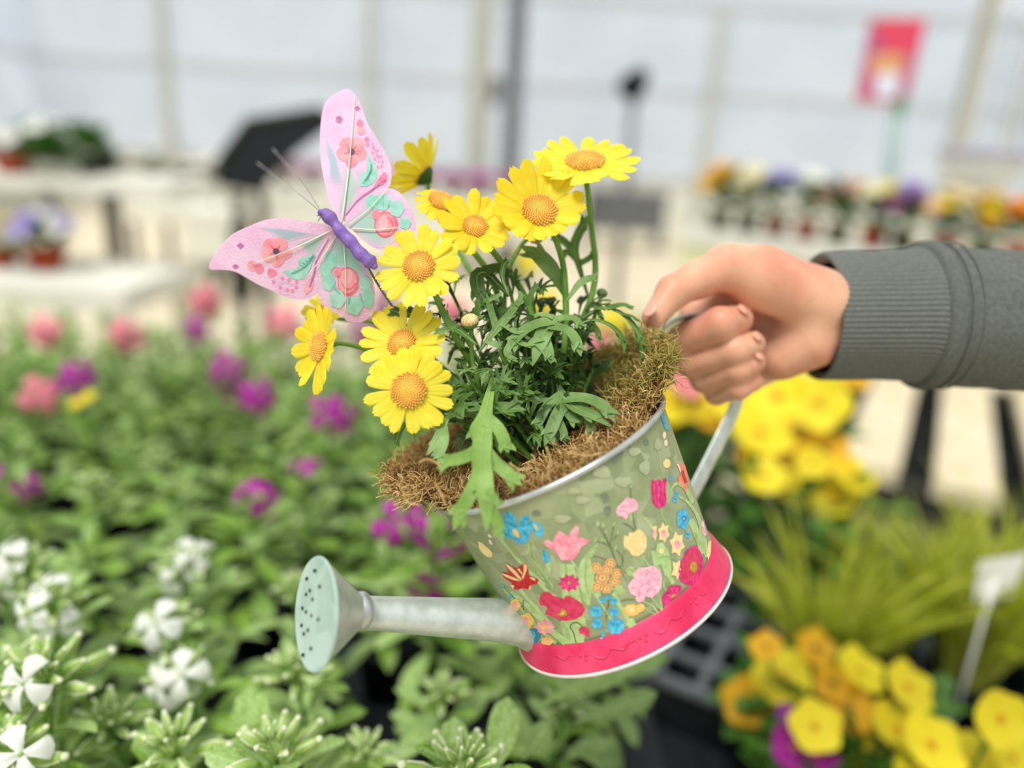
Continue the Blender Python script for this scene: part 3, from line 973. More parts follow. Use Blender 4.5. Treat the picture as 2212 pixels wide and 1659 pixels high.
pansy_group('yellow pansy clump at the corner of the lower bench by the grey tray', 'pansy_plant', 'pansy0', ZR,
            [(1655, 1398, 36, P_gold), (1760, 1400, 42, P_gold), (1690, 1460, 62), (1722, 1490, 50), (1660, 1495, 45), (1612, 1515, 52, P_gold), (1800, 1475, 40, P_gold)], 0.90, 0, rp, 0.15, foliage_r=0.06, sx=0.04)
pansy_group('yellow pansy clump with a magenta blossom in front of the grasses', 'pansy_plant', 'pansy1', ZR,
            [(1855, 1450, 55), (1960, 1485, 55), (1835, 1535, 55, P_gold), (1760, 1570, 55), (1845, 1600, 62), (1960, 1540, 40, P_gold), (1715, 1615, 52, P_mag), (1770, 1630, 40, P_mag), (1700, 1545, 25, P_purple)], 0.84, 0, rp, 0.15, foliage_r=0.07, sx=0.03)
pansy_group('yellow pansy clump at the front of the lower bench', 'pansy_plant', 'pansy2', ZR,
            [(1940, 1575, 60), (2010, 1610, 70), (2160, 1552, 60), (2085, 1640, 60), (1990, 1660, 55), (2190, 1640, 45), (2100, 1690, 60)], 0.80, 0, rp, 0.15)
pansy_group('tall yellow primrose clump right behind the can handle', 'primrose_plant', 'prim0', ZR,
            [(1680, 855, 78), (1770, 870, 65), (1640, 935, 72), (1700, 965, 60, P_gold), (1600, 900, 50), (1630, 985, 40, P_gold), (1850, 825, 30, P_gold)], 1.22, 0, rp, 0.3, foliage_r=0.14)
pansy_group('tall yellow primrose clump beside the pale slatted bench', 'primrose_plant', 'prim1', ZR,
            [(1650, 1030, 48), (1700, 1050, 58), (1780, 980, 55, P_gold), (1840, 1030, 50), (1800, 1075, 55), (1755, 1000, 35)], 1.15, 0, rp, 0.3, foliage_r=0.13)
pansy_group('yellow and pink primrose clump peeking out under the fist', 'primrose_plant', 'prim2', ZR,
            [(1450, 870, 50), (1500, 870, 55), (1540, 900, 40, P_gold), (1485, 820, 40, P_pink), (1470, 800, 30, P_mag), (1440, 900, 40), (1520, 850, 25, P_mag)], 1.3, 0, rp, 0.3, foliage_r=0.13)
# lime grasses
def grass(label, px_, py_, d, n, rnd, H, key=None):
    p = W(px_, py_, d)
    if key:
        base = Vector((POTS[key][0], POTS[key][1], ZR))
        pr2, ph2 = RPOT, 0.09
    else:                                  # a tall tub standing on the floor
        base = Vector((p.x, p.y, 0))
        pr2, ph2 = 0.11, 0.64
    t = thing('grass_plant', label, 'potted plant', base)
    mk('pot', *pot_vf(base, pr2, ph2), M_black, t, origin=base)
    c = base + Vector((0, 0, ph2 * 0.89))
    for i in range(n):
        a = rnd.uniform(0, 6.283); lean = rnd.uniform(0.1, 0.75); h = H * rnd.uniform(0.6, 1.1)
        dd = Vector((math.cos(a), math.sin(a), 0))
        pts = [c + dd * rnd.uniform(0, .03), c + dd * (0.03 + lean * h * 0.35) + Vector((0, 0, h * 0.55)), c + dd * (0.03 + lean * h * 0.9) + Vector((0, 0, h * rnd.uniform(0.75, 1.0)))]
        path = smooth_path(pts, 7)
        w = [rnd.uniform(0.0035, 0.0075) * (1 - (k / 6) ** 3) + 0.0004 for k in range(7)]
        mk('blade', *ribbon(path, w, Vector((dd.y * 0.4, -1 * 0.6 - dd.x * 0.4, 0.5)), 0.25), G_lime, t)
    return t
rg = random.Random(4)
grass('lime green grassy plant between the pansies and the slatted bench', 1790, 1330, 1.02, 110, rg, 0.24, 'g0')
grass('lime green grassy plant right in front of the slatted bench', 1960, 1250, 1.10, 120, rg, 0.27, 'g1')
grass('lime green grassy plant behind the front pansy clump', 2110, 1330, 1.02, 120, rg, 0.26, 'g2')
grass('lime green grassy plant next to the white plant tag', 2240, 1230, 1.12, 90, rg, 0.26, 'g3')
grass('tall lime grass in a dark floor tub behind the thumb', 1400, 620, 1.95, 70, rg, 0.40)
grass('tall lime grass in a dark floor tub between the thumb and the shelf of pots', 1560, 560, 2.2, 80, rg, 0.42)
M_tag = mat('white_tag', '#f2f2ea', rough=0.5)
def white_tag():
    p = W(2150, 1250, 0.98)
    t = thing('plant_tag', 'blank white plant tag stuck among the lime grasses', 'plant tag', (p.x, p.y, ZR))
    r = cdir(1, .1, 0)
    v = [p - r * 0.03 + Vector((0, 0, .03)), p + r * 0.035 + Vector((0, 0, .035)), p + r * 0.03 - Vector((0, 0, .03)), p - r * 0.02 - Vector((0, 0, .035))]
    bk = [q + ray(2150, 1250) * 0.002 for q in v]
    mk('card', v + bk, [(3, 2, 1, 0), (4, 5, 6, 7), (0, 1, 5, 4), (1, 2, 6, 5), (2, 3, 7, 6), (3, 0, 4, 7)], M_tag, t, smooth=False)
    mk('stake', *tube([p, (p.x, p.y, ZR)], 0.003, 5), M_tag, t)
white_tag()
# tray of empty black pots
def tray():
    z = TZ
    rz = math.atan2(TU.y, TU.x)
    t = thing('plant_tray', 'grey plastic plant tray with empty black cells under the can', 'tray', (TC.x, TC.y, ZR))
    M_tray = mat('tray_grey', '#6e7378', '#5c6166', scale=30, rough=0.45)
    slab('tray_base', (TC.x, TC.y, ZR + 0.006), (TL, TW_, 0.012), M_black, t, rz)
    for s in (-1, 1):
        q = TC + TWD * ((TW_ / 2 - 0.006) * s)
        slab('rim', (q.x, q.y, z), (TL, 0.014, 0.012), M_tray, t, rz)
        slab('side_wall', (q.x, q.y, (z + ZR) / 2), (TL, 0.005, z - ZR), M_black, t, rz)
        q = TC + TU * ((TL / 2 - 0.006) * s)
        slab('rim', (q.x, q.y, z), (0.014, TW_, 0.012), M_tray, t, rz)
        slab('end_wall', (q.x, q.y, (z + ZR) / 2), (0.005, TW_, z - ZR), M_black, t, rz)
    for k in (1, 2, 3):
        q = TC + TU * (-TL / 2 + TL * k / 4)
        slab('divider', (q.x, q.y, z - 0.003), (0.014, TW_ - 0.01, 0.008), M_tray, t, rz)
    slab('divider', (TC.x, TC.y, z - 0.004), (TL - 0.01, 0.012, 0.008), M_tray, t, rz)
tray()
# ================================================================== the watering can
M_galv = mat('galvanised', '#b4beb6', '#d3dbd4', scale=130, rough=0.4, metal=0.5, bump=0.1, bscale=220, kind='noise', lo=0.3, hi=0.7)
M_rosef = mat('rose_face', '#a9c4b8', '#c4dad0', scale=70, rough=0.45, metal=0.25, kind='voronoi', lo=0.0, hi=1.0)
M_rim = mat('rim_metal', '#cfd2cf', '#b4b8b5', scale=60, rough=0.3, metal=0.7)
M_hole = mat('hole_dark', '#0c1512', rough=0.9)
M_band = mat('band_pink', '#cf1e50', '#e2406c', scale=55, rough=0.42, bump=0.1, bscale=300, spec=0.45)
M_basew = mat('base_white', '#e3dfd6', '#cfccc4', scale=60, rough=0.4, metal=0.2)
def sage():
    m = mat('can_sage', '#8d9769', '#a2ac84', scale=70, rough=0.42, metal=0.0, bump=0.08, bscale=500, spec=0.4)
    nt = m.node_tree; N, L = nt.nodes, nt.links
    p = N['Principled BSDF']
    src = p.inputs['Base Color'].links[0].from_socket
    tc = N.new('ShaderNodeTexCoord')
    vo = N.new('ShaderNodeTexVoronoi'); vo.inputs['Scale'].default_value = 95
    nz = N.new('ShaderNodeTexNoise'); nz.inputs['Scale'].default_value = 22; nz.inputs['Detail'].default_value = 3
    L.new(tc.outputs['Object'], vo.inputs['Vector']); L.new(tc.outputs['Object'], nz.inputs['Vector'])
    sp = N.new('ShaderNodeSeparateColor'); L.new(vo.outputs['Color'], sp.inputs[0])
    r = N.new('ShaderNodeValToRGB')
    r.color_ramp.elements[0].position = 0.02; r.color_ramp.elements[0].color = lin('#76825c')
    r.color_ramp.elements[1].position = 1.0; r.color_ramp.elements[1].color = lin('#b6be9b')
    e = r.color_ramp.elements.new(0.45); e.color = lin('#949f75')
    e = r.color_ramp.elements.new(0.75); e.color = lin('#a0a57e')
    L.new(sp.outputs[0], r.inputs[0])
    mx = N.new('ShaderNodeMix'); mx.data_type = 'RGBA'
    L.new(nz.outputs['Fac'], mx.inputs[0]); L.new(r.outputs[0], mx.inputs[6]); L.new(src, mx.inputs[7])
    L.new(mx.outputs[2], p.inputs['Base Color'])
    return m
M_sage = sage()
AX = cdir(-0.433, 0.887, 0.155)
RC = W(1184, 966, 0.43)                       # centre of the rim
RR, HB = 0.0712, 0.1045
SD = cdir(-0.90, -0.40, 0.42)
SD = (SD - AX * SD.dot(AX)).normalized()      # spout side of the can
can = thing('watering_can', 'galvanised tin watering can with flower print and pink base band, held up by its handle', 'watering can', RC - AX * HB)
H1 = -0.0885
def rad(h):                                   # outside radius at height h under the rim
    if h > H1: return RR - 0.0005 + (0.0632 - RR) * (h / H1)
    return 0.0634 + (0.0682 - 0.0634) * ((h - H1) / (-HB - H1)) ** 0.8
prof = [(rad(h), h) for h in np.linspace(-0.0005, H1, 26)]
inner = [(rad(h) - 0.0009, h) for h in np.linspace(H1, -0.0005, 10)]
body = mk('body', *lathe(prof + inner + [prof[0]], RC, AX, 192, SD), M_sage, can)
mk('rolled_rim', *lathe([(RR + 0.0017 * math.cos(t), 0.0017 * math.sin(t)) for t in np.linspace(0, 6.283, 11)[:-1]], RC, AX, 160, SD, close=True), M_rim, can)
bprof = [(rad(h) + 0.0003, h) for h in np.linspace(H1 + 0.001, -HB, 10)]
band = mk('base_band', *lathe([(0.0628, H1 + 0.0012)] + bprof + [(0.066, -HB), (0.062, H1 - 0.001)], RC, AX, 192, SD), M_band, can, label='raspberry pink base band')
mk('base_rim', *lathe([(0.0679 + 0.0012 * math.cos(t), -HB + 0.0013 * math.sin(t)) for t in np.linspace(0, 6.283, 9)[:-1]], RC, AX, 160, SD, close=True), M_basew, can)
mk('bottom_plate', *lathe([(0.001, -HB + 0.004), (0.0665, -HB + 0.004)], RC, AX, 64, SD), M_galv, can)
mk('inner_floor', *lathe([(0.001, -0.03), (0.0672, -0.03)], RC, AX, 64, SD), M_soil, can)
# spout and rose
sp_path = smooth_path([W(1150, 1350, 0.425), W(1085, 1340, 0.413), W(940, 1332, 0.398), W(772, 1322, 0.3835)], 22)
spr = [0.0150, 0.0140] + [0.0132 + (0.0083 - 0.0132) * (i / 19) for i in range(20)]
spout = mk('spout', *tube(sp_path, spr, 40), M_galv, can, label='plain galvanised spout')
jp = sp_path[4]; jt = (sp_path[5] - sp_path[3]).normalized()
FC = W(683, 1325, 0.362)
FN = cdir(-0.815, 0.125, 0.565)
FR = 0.0268
rose = mk('rose', *lathe([(0.0088, -0.026), (0.0091, -0.0225), (0.0093, -0.0215)] + [(0.0093 + (FR - 0.0093) * t, -0.0215 + 0.0215 * t) for t in np.linspace(0.05, 1, 10)], FC, FN, 72), M_galv, can, label='conical sprinkler rose')
mk('rose_plate', *lathe([(FR, -0.0004), (FR + 0.0007, 0.0001), (FR + 0.0002, 0.0010), (FR - 0.0008, 0.0007), (FR * 0.6, 0.0014), (0.0001, 0.0018)], FC, FN, 72), M_rosef, rose)
mk('neck_collar', *lathe([(0.0089, -0.0262), (0.0099, -0.0245), (0.0099, -0.0222), (0.0094, -0.0212)], FC, FN, 40), M_rim, rose)
hb = MB()
for (x, y) in [(679, 1233), (690, 1267), (669, 1276), (661, 1284), (675, 1295), (653, 1314), (661, 1322), (673, 1330), (687, 1338), (651, 1351), (665, 1361), (656, 1369), (671, 1401), (653, 1415), (662, 1250)]:
    r = ray(x, y)
    t = (FC + FN * 0.0018 - CPOS).dot(FN) / r.dot(FN)
    q = CPOS + r * t
    mk('hole', *lathe([(0.00085, -0.0012), (0.0009, 0.0003), (0.0001, 0.0003)], q, FN, 10), M_hole, rose)
# handle: a strap that leaves the back of the rim, passes through the fist and returns to the body
hp = smooth_path([W(1400, 775, 0.485), W(1428, 716, 0.482), W(1462, 690, 0.487), W(1500, 682, 0.494), W(1540, 694, 0.502), W(1580, 735, 0.509), W(1603, 790, 0.513), W(1603, 840, 0.513), W(1588, 880, 0.510), W(1548, 965, 0.500), W(1502, 1055, 0.488), W(1480, 1095, 0.480)], 60)
v, f = [], []
for i, p in enumerate(hp):
    t = (hp[min(i + 1, 59)] - hp[max(i - 1, 0)]).normalized()
    k = i / 59
    tw = math.radians(-8 + 68 * min(1, max(0, (k - 0.45) / 0.3)))
    side = cdir(0, 0.12, -1)
    side = (side - t * side.dot(t)).normalized()
    nn = t.cross(side)
    a = side * math.cos(tw) + nn * math.sin(tw)
    b = t.cross(a)
    for q in range(12):
        th = 2 * math.pi * q / 12
        v.append(p + a * (0.0068 * math.cos(th)) + b * (0.0016 * math.sin(th)))
f = [(i * 12 + q, i * 12 + (q + 1) % 12, (i + 1) * 12 + (q + 1) % 12, (i + 1) * 12 + q) for i in range(59) for q in range(12)] + [tuple(range(11, -1, -1)), tuple(59 * 12 + q for q in range(12))]
mk('handle', v, f, M_galv, can, label='galvanised strap handle')

# ------------------------------------------------------------------ print on the can
bpy.context.view_layer.update()
def world_bvh(objs):
    V, F = [], []
    for o in objs:
        b0 = len(V)
        V += [ORG[o] + vv.co for vv in o.data.vertices]
        F += [tuple(i + b0 for i in p.vertices) for p in o.data.polygons]
    return BVHTree.FromPolygons(V, F)
BV = world_bvh([body, band])
def onto(px_, py_, lift):
    r = ray(px_, py_)
    h = BV.ray_cast(CPOS, r)
    if h[0] is None:
        loc, n, i, dd = BV.find_nearest(CPOS + r * 0.44)
    else:
        loc, n = h[0], h[1]
    if n.dot(r) > 0: n = -n
    return loc + n * lift
def fill_poly(pts, maxlen):
    """2-D polygon -> triangles with no long edges"""
    bm = bmesh.new()
    vs = [bm.verts.new((x, y, 0)) for x, y in pts]
    es = []
    for i in range(len(vs)):
        es.append(bm.edges.new((vs[i], vs[(i + 1) % len(vs)])))
    bmesh.ops.triangle_fill(bm, use_beauty=True, use_dissolve=False, edges=es)
    for _ in range(4):
        le = [e for e in bm.edges if e.calc_length() > maxlen]
        if not le: break
        bmesh.ops.subdivide_edges(bm, edges=le, cuts=1)
        bmesh.ops.triangulate(bm, faces=bm.faces[:])
    bm.verts.index_update()
    V = [(v_.co.x, v_.co.y) for v_ in bm.verts]
    F = [tuple(v_.index for v_ in f_.verts) for f_ in bm.faces]
    bm.free()
    return V, F
ZF = {'a': (1020, 1040, .13562), 'b': (1300, 1000, .13562), 'c': (1060, 1220, .13562), 'd': (1280, 1190, .13562), 'p': (0, 0, 1.0),
      'B': (440, 180, .27125), 'E': (640, 180, .13562), 'F': (640, 400, .18083), 'G': (440, 440, .13562)}
def zp(z, pts):
    o = ZF[z]
    return [(o[0] + x * o[2], o[1] + y * o[2]) for x, y in pts]
def ell(cx, cy, rx, ry=None, n=14, wob=0.0, lobes=5, ph=0.0):
    ry = ry or rx
    return [(cx + rx * (1 + wob * math.cos(lobes * t + ph)) * math.cos(t), cy + ry * (1 + wob * math.cos(lobes * t + ph)) * math.sin(t)) for t in np.linspace(0, 2 * math.pi, n, endpoint=False)]
def star(cx, cy, rx, ry, n, inner=0.6, ph=0.0):
    out = []
    for i in range(2 * n):
        t = ph + math.pi * i / n
        k = 1 if i % 2 == 0 else inner
        out.append((cx + rx * k * math.cos(t), cy + ry * k * math.sin(t)))
    return out
def stroke(pts, w0, w1=None):
    w1 = w0 if w1 is None else w1
    P = smooth_path([Vector((x, y, 0)) for x, y in pts], max(6, len(pts) * 4))
    L_, R_ = [], []
    n = len(P)
    for i in range(n):
        t = (P[min(i + 1, n - 1)] - P[max(i - 1, 0)]).normalized()
        s = Vector((-t.y, t.x, 0)) * ((w0 + (w1 - w0) * i / (n - 1)) / 2)
        L_.append(((P[i] + s).x, (P[i] + s).y)); R_.append(((P[i] - s).x, (P[i] - s).y))
    return L_ + R_[::-1]
K = {}
def ink(name, a, b, scale=420, lo=0.35, hi=0.65):
    K[name] = mat('ink_' + name, a, b, scale=scale, rough=0.5, spec=0.3, lo=lo, hi=hi, transl=0.3 if name[0] == 'b' and name not in ('blue', 'brown') else 0.0)
ink('blue', '#2f9cc4', '#63c6e4'); ink('pink', '#ec8796', '#f8b4bd', 260); ink('lpink', '#f0a6ba', '#f9cbd6'); ink('cream', '#efd08a', '#f6e0a8')
ink('gold', '#eab855', '#f4cf7c'); ink('red', '#b8161f', '#d03038'); ink('mag', '#c2105e', '#ea3f86', 330); ink('poppy', '#cc2850', '#e0466a', 300)
ink('green', '#a0bd76', '#bcd496', 240); ink('green2', '#8fae66', '#acc686', 240); ink('dark', '#4d5f35', '#5f7044', 300); ink('coral', '#f0715f', '#f69a80')
ink('brown', '#b0441e', '#c86a30'); ink('olive', '#b08a24', '#c6a43c'); ink('orange', '#e9a860', '#f2c283'); ink('peach', '#f0d8b8', '#f4e2cc'); ink('dkblue', '#217f9f', '#2b90b2')
ink('rose', '#d85f86', '#e783a0', 350); ink('pale', '#dfc9a8', '#e8d6ba')
LIFT = [0.00010]
def pr(name, z, polys, parent=None):
    """polys: list of (ink, polygon); one printed motif = one object lying on the tin"""
    b = MB(); mats = []
    for k, (ik, pts) in enumerate(polys):
        P = zp(z, pts)
        try:
            V, F = fill_poly(P, 11)
        except Exception:
            continue
        if K[ik] not in mats: mats.append(K[ik])
        b.add(([onto(x, y, LIFT[0] + 0.00005 * k) for x, y in V], F), mats.index(K[ik]))
    LIFT[0] += 0.0000025
    return b.build(name, mats, parent or body)
# grasses, stems and leaves first
G1, G2, DK = 'green', 'green2', 'dark'
pr('printed_leaf', 'a', [(G1, stroke([(395, 850), (740, 1250), (1150, 1660)], 40, 70)), (G2, stroke([(480, 900), (850, 1280), (1150, 1560)], 18, 26))])
pr('printed_stem', 'a', [(G2, stroke([(900, 990), (960, 1200), (1100, 1400), (1290, 1680)], 50, 30)), (DK, stroke([(930, 970), (950, 1180), (1030, 1300)], 8, 8))])
pr('printed_leaf', 'c', [(G1, [(1105, -10), (1320, -10), (1390, 300), (1480, 700), (1530, 1000), (1480, 1235), (1180, 1260), (1120, 900), (1140, 500)]), (DK, stroke([(1190, 0), (1230, 300), (1300, 700)], 8, 6))])
pr('printed_leaf', 'a', [(G1, [(1835, 1140), (1890, 1270), (1935, 1420), (1945, 1600), (1900, 1800), (1860, 1950), (1760, 1800), (1700, 1640), (1680, 1420), (1740, 1250)]), (DK, stroke([(1830, 1180), (1800, 1500), (1840, 1800)], 7, 5))])
pr('printed_leaf', 'a', [(G2, [(2010, 975), (2000, 1060), (1950, 1140), (1870, 1200), (1845, 1130), (1900, 1050)])])
pr('printed_stem', 'a', [(G1, stroke([(1575, 1255), (1700, 1420), (1850, 1640), (2020, 1900), (2160, 2110), (2300, 2360)], 30, 26))])
pr('printed_leaf', 'c', [(G1, stroke([(330, 420), (640, 700), (930, 1010), (1200, 1240)], 60, 110)), (G2, stroke([(200, 380), (520, 730), (800, 1040), (1050, 1240)], 40, 70)), (DK, stroke([(520, 560), (520, 700), (560, 760)], 14, 6))])
pr('printed_leaf', 'c', [(G1, stroke([(470, 390), (760, 720), (1000, 1000)], 60, 60)), (G2, stroke([(640, 400), (800, 600), (900, 700)], 26, 18))])
pr('printed_leaf', 'c', [(G1, stroke([(760, 260), (900, 420), (1050, 520)], 60, 50)), (G2, stroke([(1110, 900), (1190, 1020), (1240, 1150), (1230, 1230)], 50, 70))])
pr('printed_stem', 'c', [(DK, stroke([(1100, 880), (1130, 960), (1220, 1020), (1230, 1130)], 16, 14)), (DK, stroke([(1470, 980), (1380, 920), (1300, 930), (1270, 990), (1320, 1080), (1360, 1240)], 18, 18))])
pr('printed_leaf', 'c', [(G1, [(1460, 500), (1530, 430), (1590, 530), (1580, 640), (1520, 640)]), (DK, stroke([(1500, 460), (1520, 620)], 5, 5))])
pr('printed_leaf', 'd', [(G1, [(300, 600), (440, 530), (520, 620), (510, 700), (440, 690), (340, 650)]), (DK, stroke([(320, 620), (500, 680)], 6, 6))])
pr('printed_leaf', 'd', [(G1, [(40, 640), (130, 640), (130, 700), (80, 760), (50, 720)])])
pr('printed_leaf', 'd', [(G1, stroke([(330, 660), (420, 850), (560, 1080), (560, 1200)], 70, 60)), (G1, [(520, 1080), (640, 1060), (700, 1170), (580, 1230)])])
pr('printed_stem', 'd', [(DK, stroke([(255, 780), (250, 860), (215, 960), (215, 1130)], 16, 10)), (DK, stroke([(270, 860), (240, 900)], 8, 6)), (DK, stroke([(215, 1050), (260, 1000)], 8, 6))])
pr('printed_leaf', 'd', [(G1, stroke([(960, 0), (1000, 200), (1060, 320)], 60, 60)), (G1, stroke([(1080, 60), (1160, 300), (1290, 520)], 90, 60)), (G2, stroke([(1020, 110), (1180, 90), (1330, 130)], 26, 20)), (G2, stroke([(1140, 420), (1130, 560), (1180, 650)], 40, 30))])
pr('printed_leaf', 'd', [(G1, stroke([(940, 740), (1030, 860), (1110, 950)], 18, 14)), (G1, stroke([(800, 800), (950, 870), (1040, 990)], 26, 20)), (G1, stroke([(1050, 680), (1080, 800), (1100, 930)], 20, 20)), (G1, stroke([(830, 900), (900, 960), (1000, 1010)], 16, 14)), (DK, stroke([(450, 795), (560, 770), (690, 775)], 12, 8))])
pr('printed_stem', 'd', [(G1, stroke([(780, 60), (860, 180), (900, 240)], 18, 16)), (G2, stroke([(900, 0), (880, 110)], 20, 30)), (G2, stroke([(700, 100), (830, 240)], 18, 24)), (DK, stroke([(300, 0), (380, 200), (540, 480)], 8, 8)), (DK, stroke([(480, 60), (470, 220), (400, 260)], 7, 7)), (G1, [(545, 160), (600, 125), (590, 150)])])
pr('printed_bud', 'd', [(G1, ell(610, 320, 72, 78)), (DK, stroke([(570, 280), (650, 330)], 7, 7)), (DK, stroke([(560, 340), (610, 370)], 6, 6))])
pr('printed_leaf', 'b', [(G1, stroke([(610, 810), (720, 920), (810, 1050)], 14, 44)), (G1, stroke([(1210, 520), (1380, 640), (1530, 870), (1590, 1100), (1680, 1500)], 30, 90)), (G1, stroke([(1080, 470), (1130, 370), (1200, 330), (1320, 400), (1450, 640)], 20, 80))])
pr('printed_leaf', 'b', [(G1, [(880, 1290), (960, 1260), (1060, 1400), (1100, 1600), (1110, 1800), (1000, 1800), (960, 1600), (830, 1650), (850, 1450)]), (G1, stroke([(1400, 900), (1520, 1150), (1600, 1450)], 120, 90)), (G2, stroke([(1450, 1100), (1560, 1300)], 60, 40))])
pr('printed_stem', 'b', [(G2, stroke([(945, 715), (970, 870), (1130, 1100)], 22, 26)), (G1, [(430, 800), (480, 800), (490, 900), (450, 935)]), (DK, stroke([(480, 810), (510, 950), (540, 1050)], 14, 12)), (DK, stroke([(330, 950), (450, 1010), (520, 1080)], 14, 12)), (DK, stroke([(455, 570), (450, 430), (430, 380)], 12, 6)), (G1, [(450, 260), (480, 330), (450, 340)]), (G1, [(430, 350), (490, 370), (450, 400)])])
for tw in [[(20, 1010), (60, 1180), (140, 1330), (230, 1600)], [(190, 990), (150, 1180), (140, 1290)], [(0, 1250), (70, 1300), (130, 1330)], [(250, 1130), (180, 1230)], [(220, 1370), (310, 1480), (330, 1640)], [(360, 1370), (345, 1450)]]:
    pr('printed_twig', 'b', [(DK, stroke(tw, 14, 9)), (G1, ell(tw[0][0], tw[0][1] - 20, 14, 42, 8))])
for tw in [[(2000, 690), (2090, 840), (2150, 960), (2210, 1080)], [(1960, 950), (2080, 980), (2190, 1030)], [(1900, 1190), (2040, 1210), (2190, 1280)]]:
    pr('printed_twig', 'a', [(DK, stroke(tw, 13, 8)), (G1, ell(tw[0][0], tw[0][1] - 20, 22, 45, 8)), (G1, ell(tw[1][0] + 30, tw[1][1] - 40, 14, 36, 8))])
pr('printed_stem', 'a', [(G1, [(1160, 1320), (1240, 1270), (1270, 1360), (1240, 1480)]), (G2, stroke([(1240, 1440), (1280, 1560), (1300, 1700)], 16, 16))])
# blossoms
pr('printed_iris', 'a', [('blue', [(350, 640), (490, 620), (510, 600), (495, 490), (585, 500), (590, 440), (640, 500), (700, 590), (715, 720), (745, 720), (760, 600), (820, 545), (910, 525), (920, 590), (880, 650), (960, 625), (1060, 660), (1130, 740), (1130, 840), (1080, 890), (1020, 860), (960, 790), (920, 740), (915, 870), (880, 950), (800, 990), (700, 970), (610, 890), (520, 910), (440, 870), (390, 800), (390, 720)]),
    ('dkblue', stroke([(560, 520), (640, 600), (700, 700)], 16, 8)), ('dkblue', stroke([(400, 660), (520, 640), (640, 700), (720, 720)], 14, 14)), ('dkblue', stroke([(570, 760), (600, 860), (640, 900)], 12, 8)), ('dkblue', stroke([(760, 660), (860, 600), (910, 560)], 10, 8)), ('dkblue', stroke([(760, 710), (880, 680), (960, 640)], 12, 8)), ('dkblue', stroke([(420, 760), (500, 800), (560, 860)], 10, 8)),
    ('dkblue', stroke([(800, 770), (870, 830), (890, 900)], 10, 6)), ('gold', [(640, 760), (700, 745), (750, 800), (765, 890), (720, 880), (670, 820)]), ('gold', [(975, 680), (1010, 670), (1050, 740), (1045, 785), (1000, 730)])])
pr('printed_tulip', 'a', [('pink', [(1140, 960), (1180, 925), (1240, 940), (1295, 980), (1300, 900), (1340, 850), (1380, 775), (1450, 820), (1540, 870), (1570, 800), (1660, 685), (1700, 740), (1700, 810), (1670, 890), (1730, 880), (1885, 945), (1800, 1000), (1730, 1040), (1700, 1120), (1650, 1200), (1590, 1250), (1420, 1255), (1360, 1170), (1290, 1090), (1200, 1040), (1145, 1000)]),
    ('rose', stroke([(1300, 990), (1320, 1100), (1400, 1220)], 10, 5)), ('rose', stroke([(1400, 850), (1540, 1000), (1600, 1160), (1590, 1240)], 11, 6)), ('rose', stroke([(1400, 940), (1440, 1060), (1520, 1200)], 8, 4)), ('rose', stroke([(1560, 880), (1600, 980), (1620, 1080)], 9, 5)), ('rose', stroke([(1880, 950), (1720, 960), (1630, 1060)], 8, 5)), ('rose', stroke([(1160, 980), (1260, 1010), (1320, 1080)], 8, 5)), ('rose', stroke([(1480, 960), (1540, 1080), (1560, 1200)], 7, 4))])
pr('printed_bud', 'a', [('blue', [(1120, 1070), (1150, 1080), (1200, 1140), (1240, 1240), (1225, 1300), (1190, 1260), (1150, 1305), (1120, 1200)]), ('dkblue', stroke([(1130, 1090), (1160, 1200), (1160, 1280)], 14, 8))])
pr('printed_bud', 'a', [('cream', [(95, 950), (150, 970), (260, 1060), (325, 1140), (320, 1200), (260, 1205), (190, 1160), (120, 1080)])])
pr('printed_bud', 'a', [('peach', [(245, 840), (280, 830), (325, 880), (280, 900)]), ('peach', [(255, 920), (300, 930), (335, 1000), (290, 995)])])
pr('printed_parrot_tulip', 'c', [('red', [(165, 120), (250, 115), (300, 150), (255, 40), (230, -30), (320, 10), (420, 60), (480, 0), (560, -40), (600, 60), (615, 180), (680, 180), (770, 235), (740, 300), (660, 310), (650, 380), (590, 390), (510, 370), (440, 390), (350, 385), (330, 280), (220, 210)]),
    ('cream', [(230, -30), (330, 30), (420, 120), (495, 220), (485, 250), (400, 170), (290, 60)]), ('cream', [(530, -30), (585, 10), (570, 100), (515, 230), (500, 200), (530, 100)]), ('cream', [(165, 120), (260, 150), (400, 205), (485, 255), (380, 240), (250, 190)]), ('cream', [(620, 190), (700, 200), (720, 250), (670, 230)]), ('cream', [(330, 310), (380, 320), (370, 380), (345, 370)]), ('cream', [(630, 320), (655, 330), (640, 395), (610, 380)]), ('cream', [(430, 60), (460, 40), (510, 120), (505, 150)])])
pr('printed_dahlia', 'c', [('mag', star(1250, 285, 190, 155, 9, 0.66, 0.2)), ('rose', star(1250, 285, 110, 85, 9, 0.5, 0.5)), ('mag', ell(1250, 285, 70, 55)), ('olive', ell(1250, 280, 32, 26))])
for (x, y) in [(60, 265), (225, 300), (285, 195), (385, 355), (155, 425), (350, 485), (75, 560), (225, 595)]:
    s = 1.15 if (x, y) == (155, 425) else 0.92
    pr('printed_auricula', 'd', [('orange', ell(x, y, 92 * s, 84 * s, 20, 0.07, 6)), ('brown', ell(x, y, 66 * s, 58 * s, 20, 0.10, 9)), ('cream', ell(x, y, 50 * s, 44 * s)), ('olive', ell(x, y, 27 * s, 24 * s))])
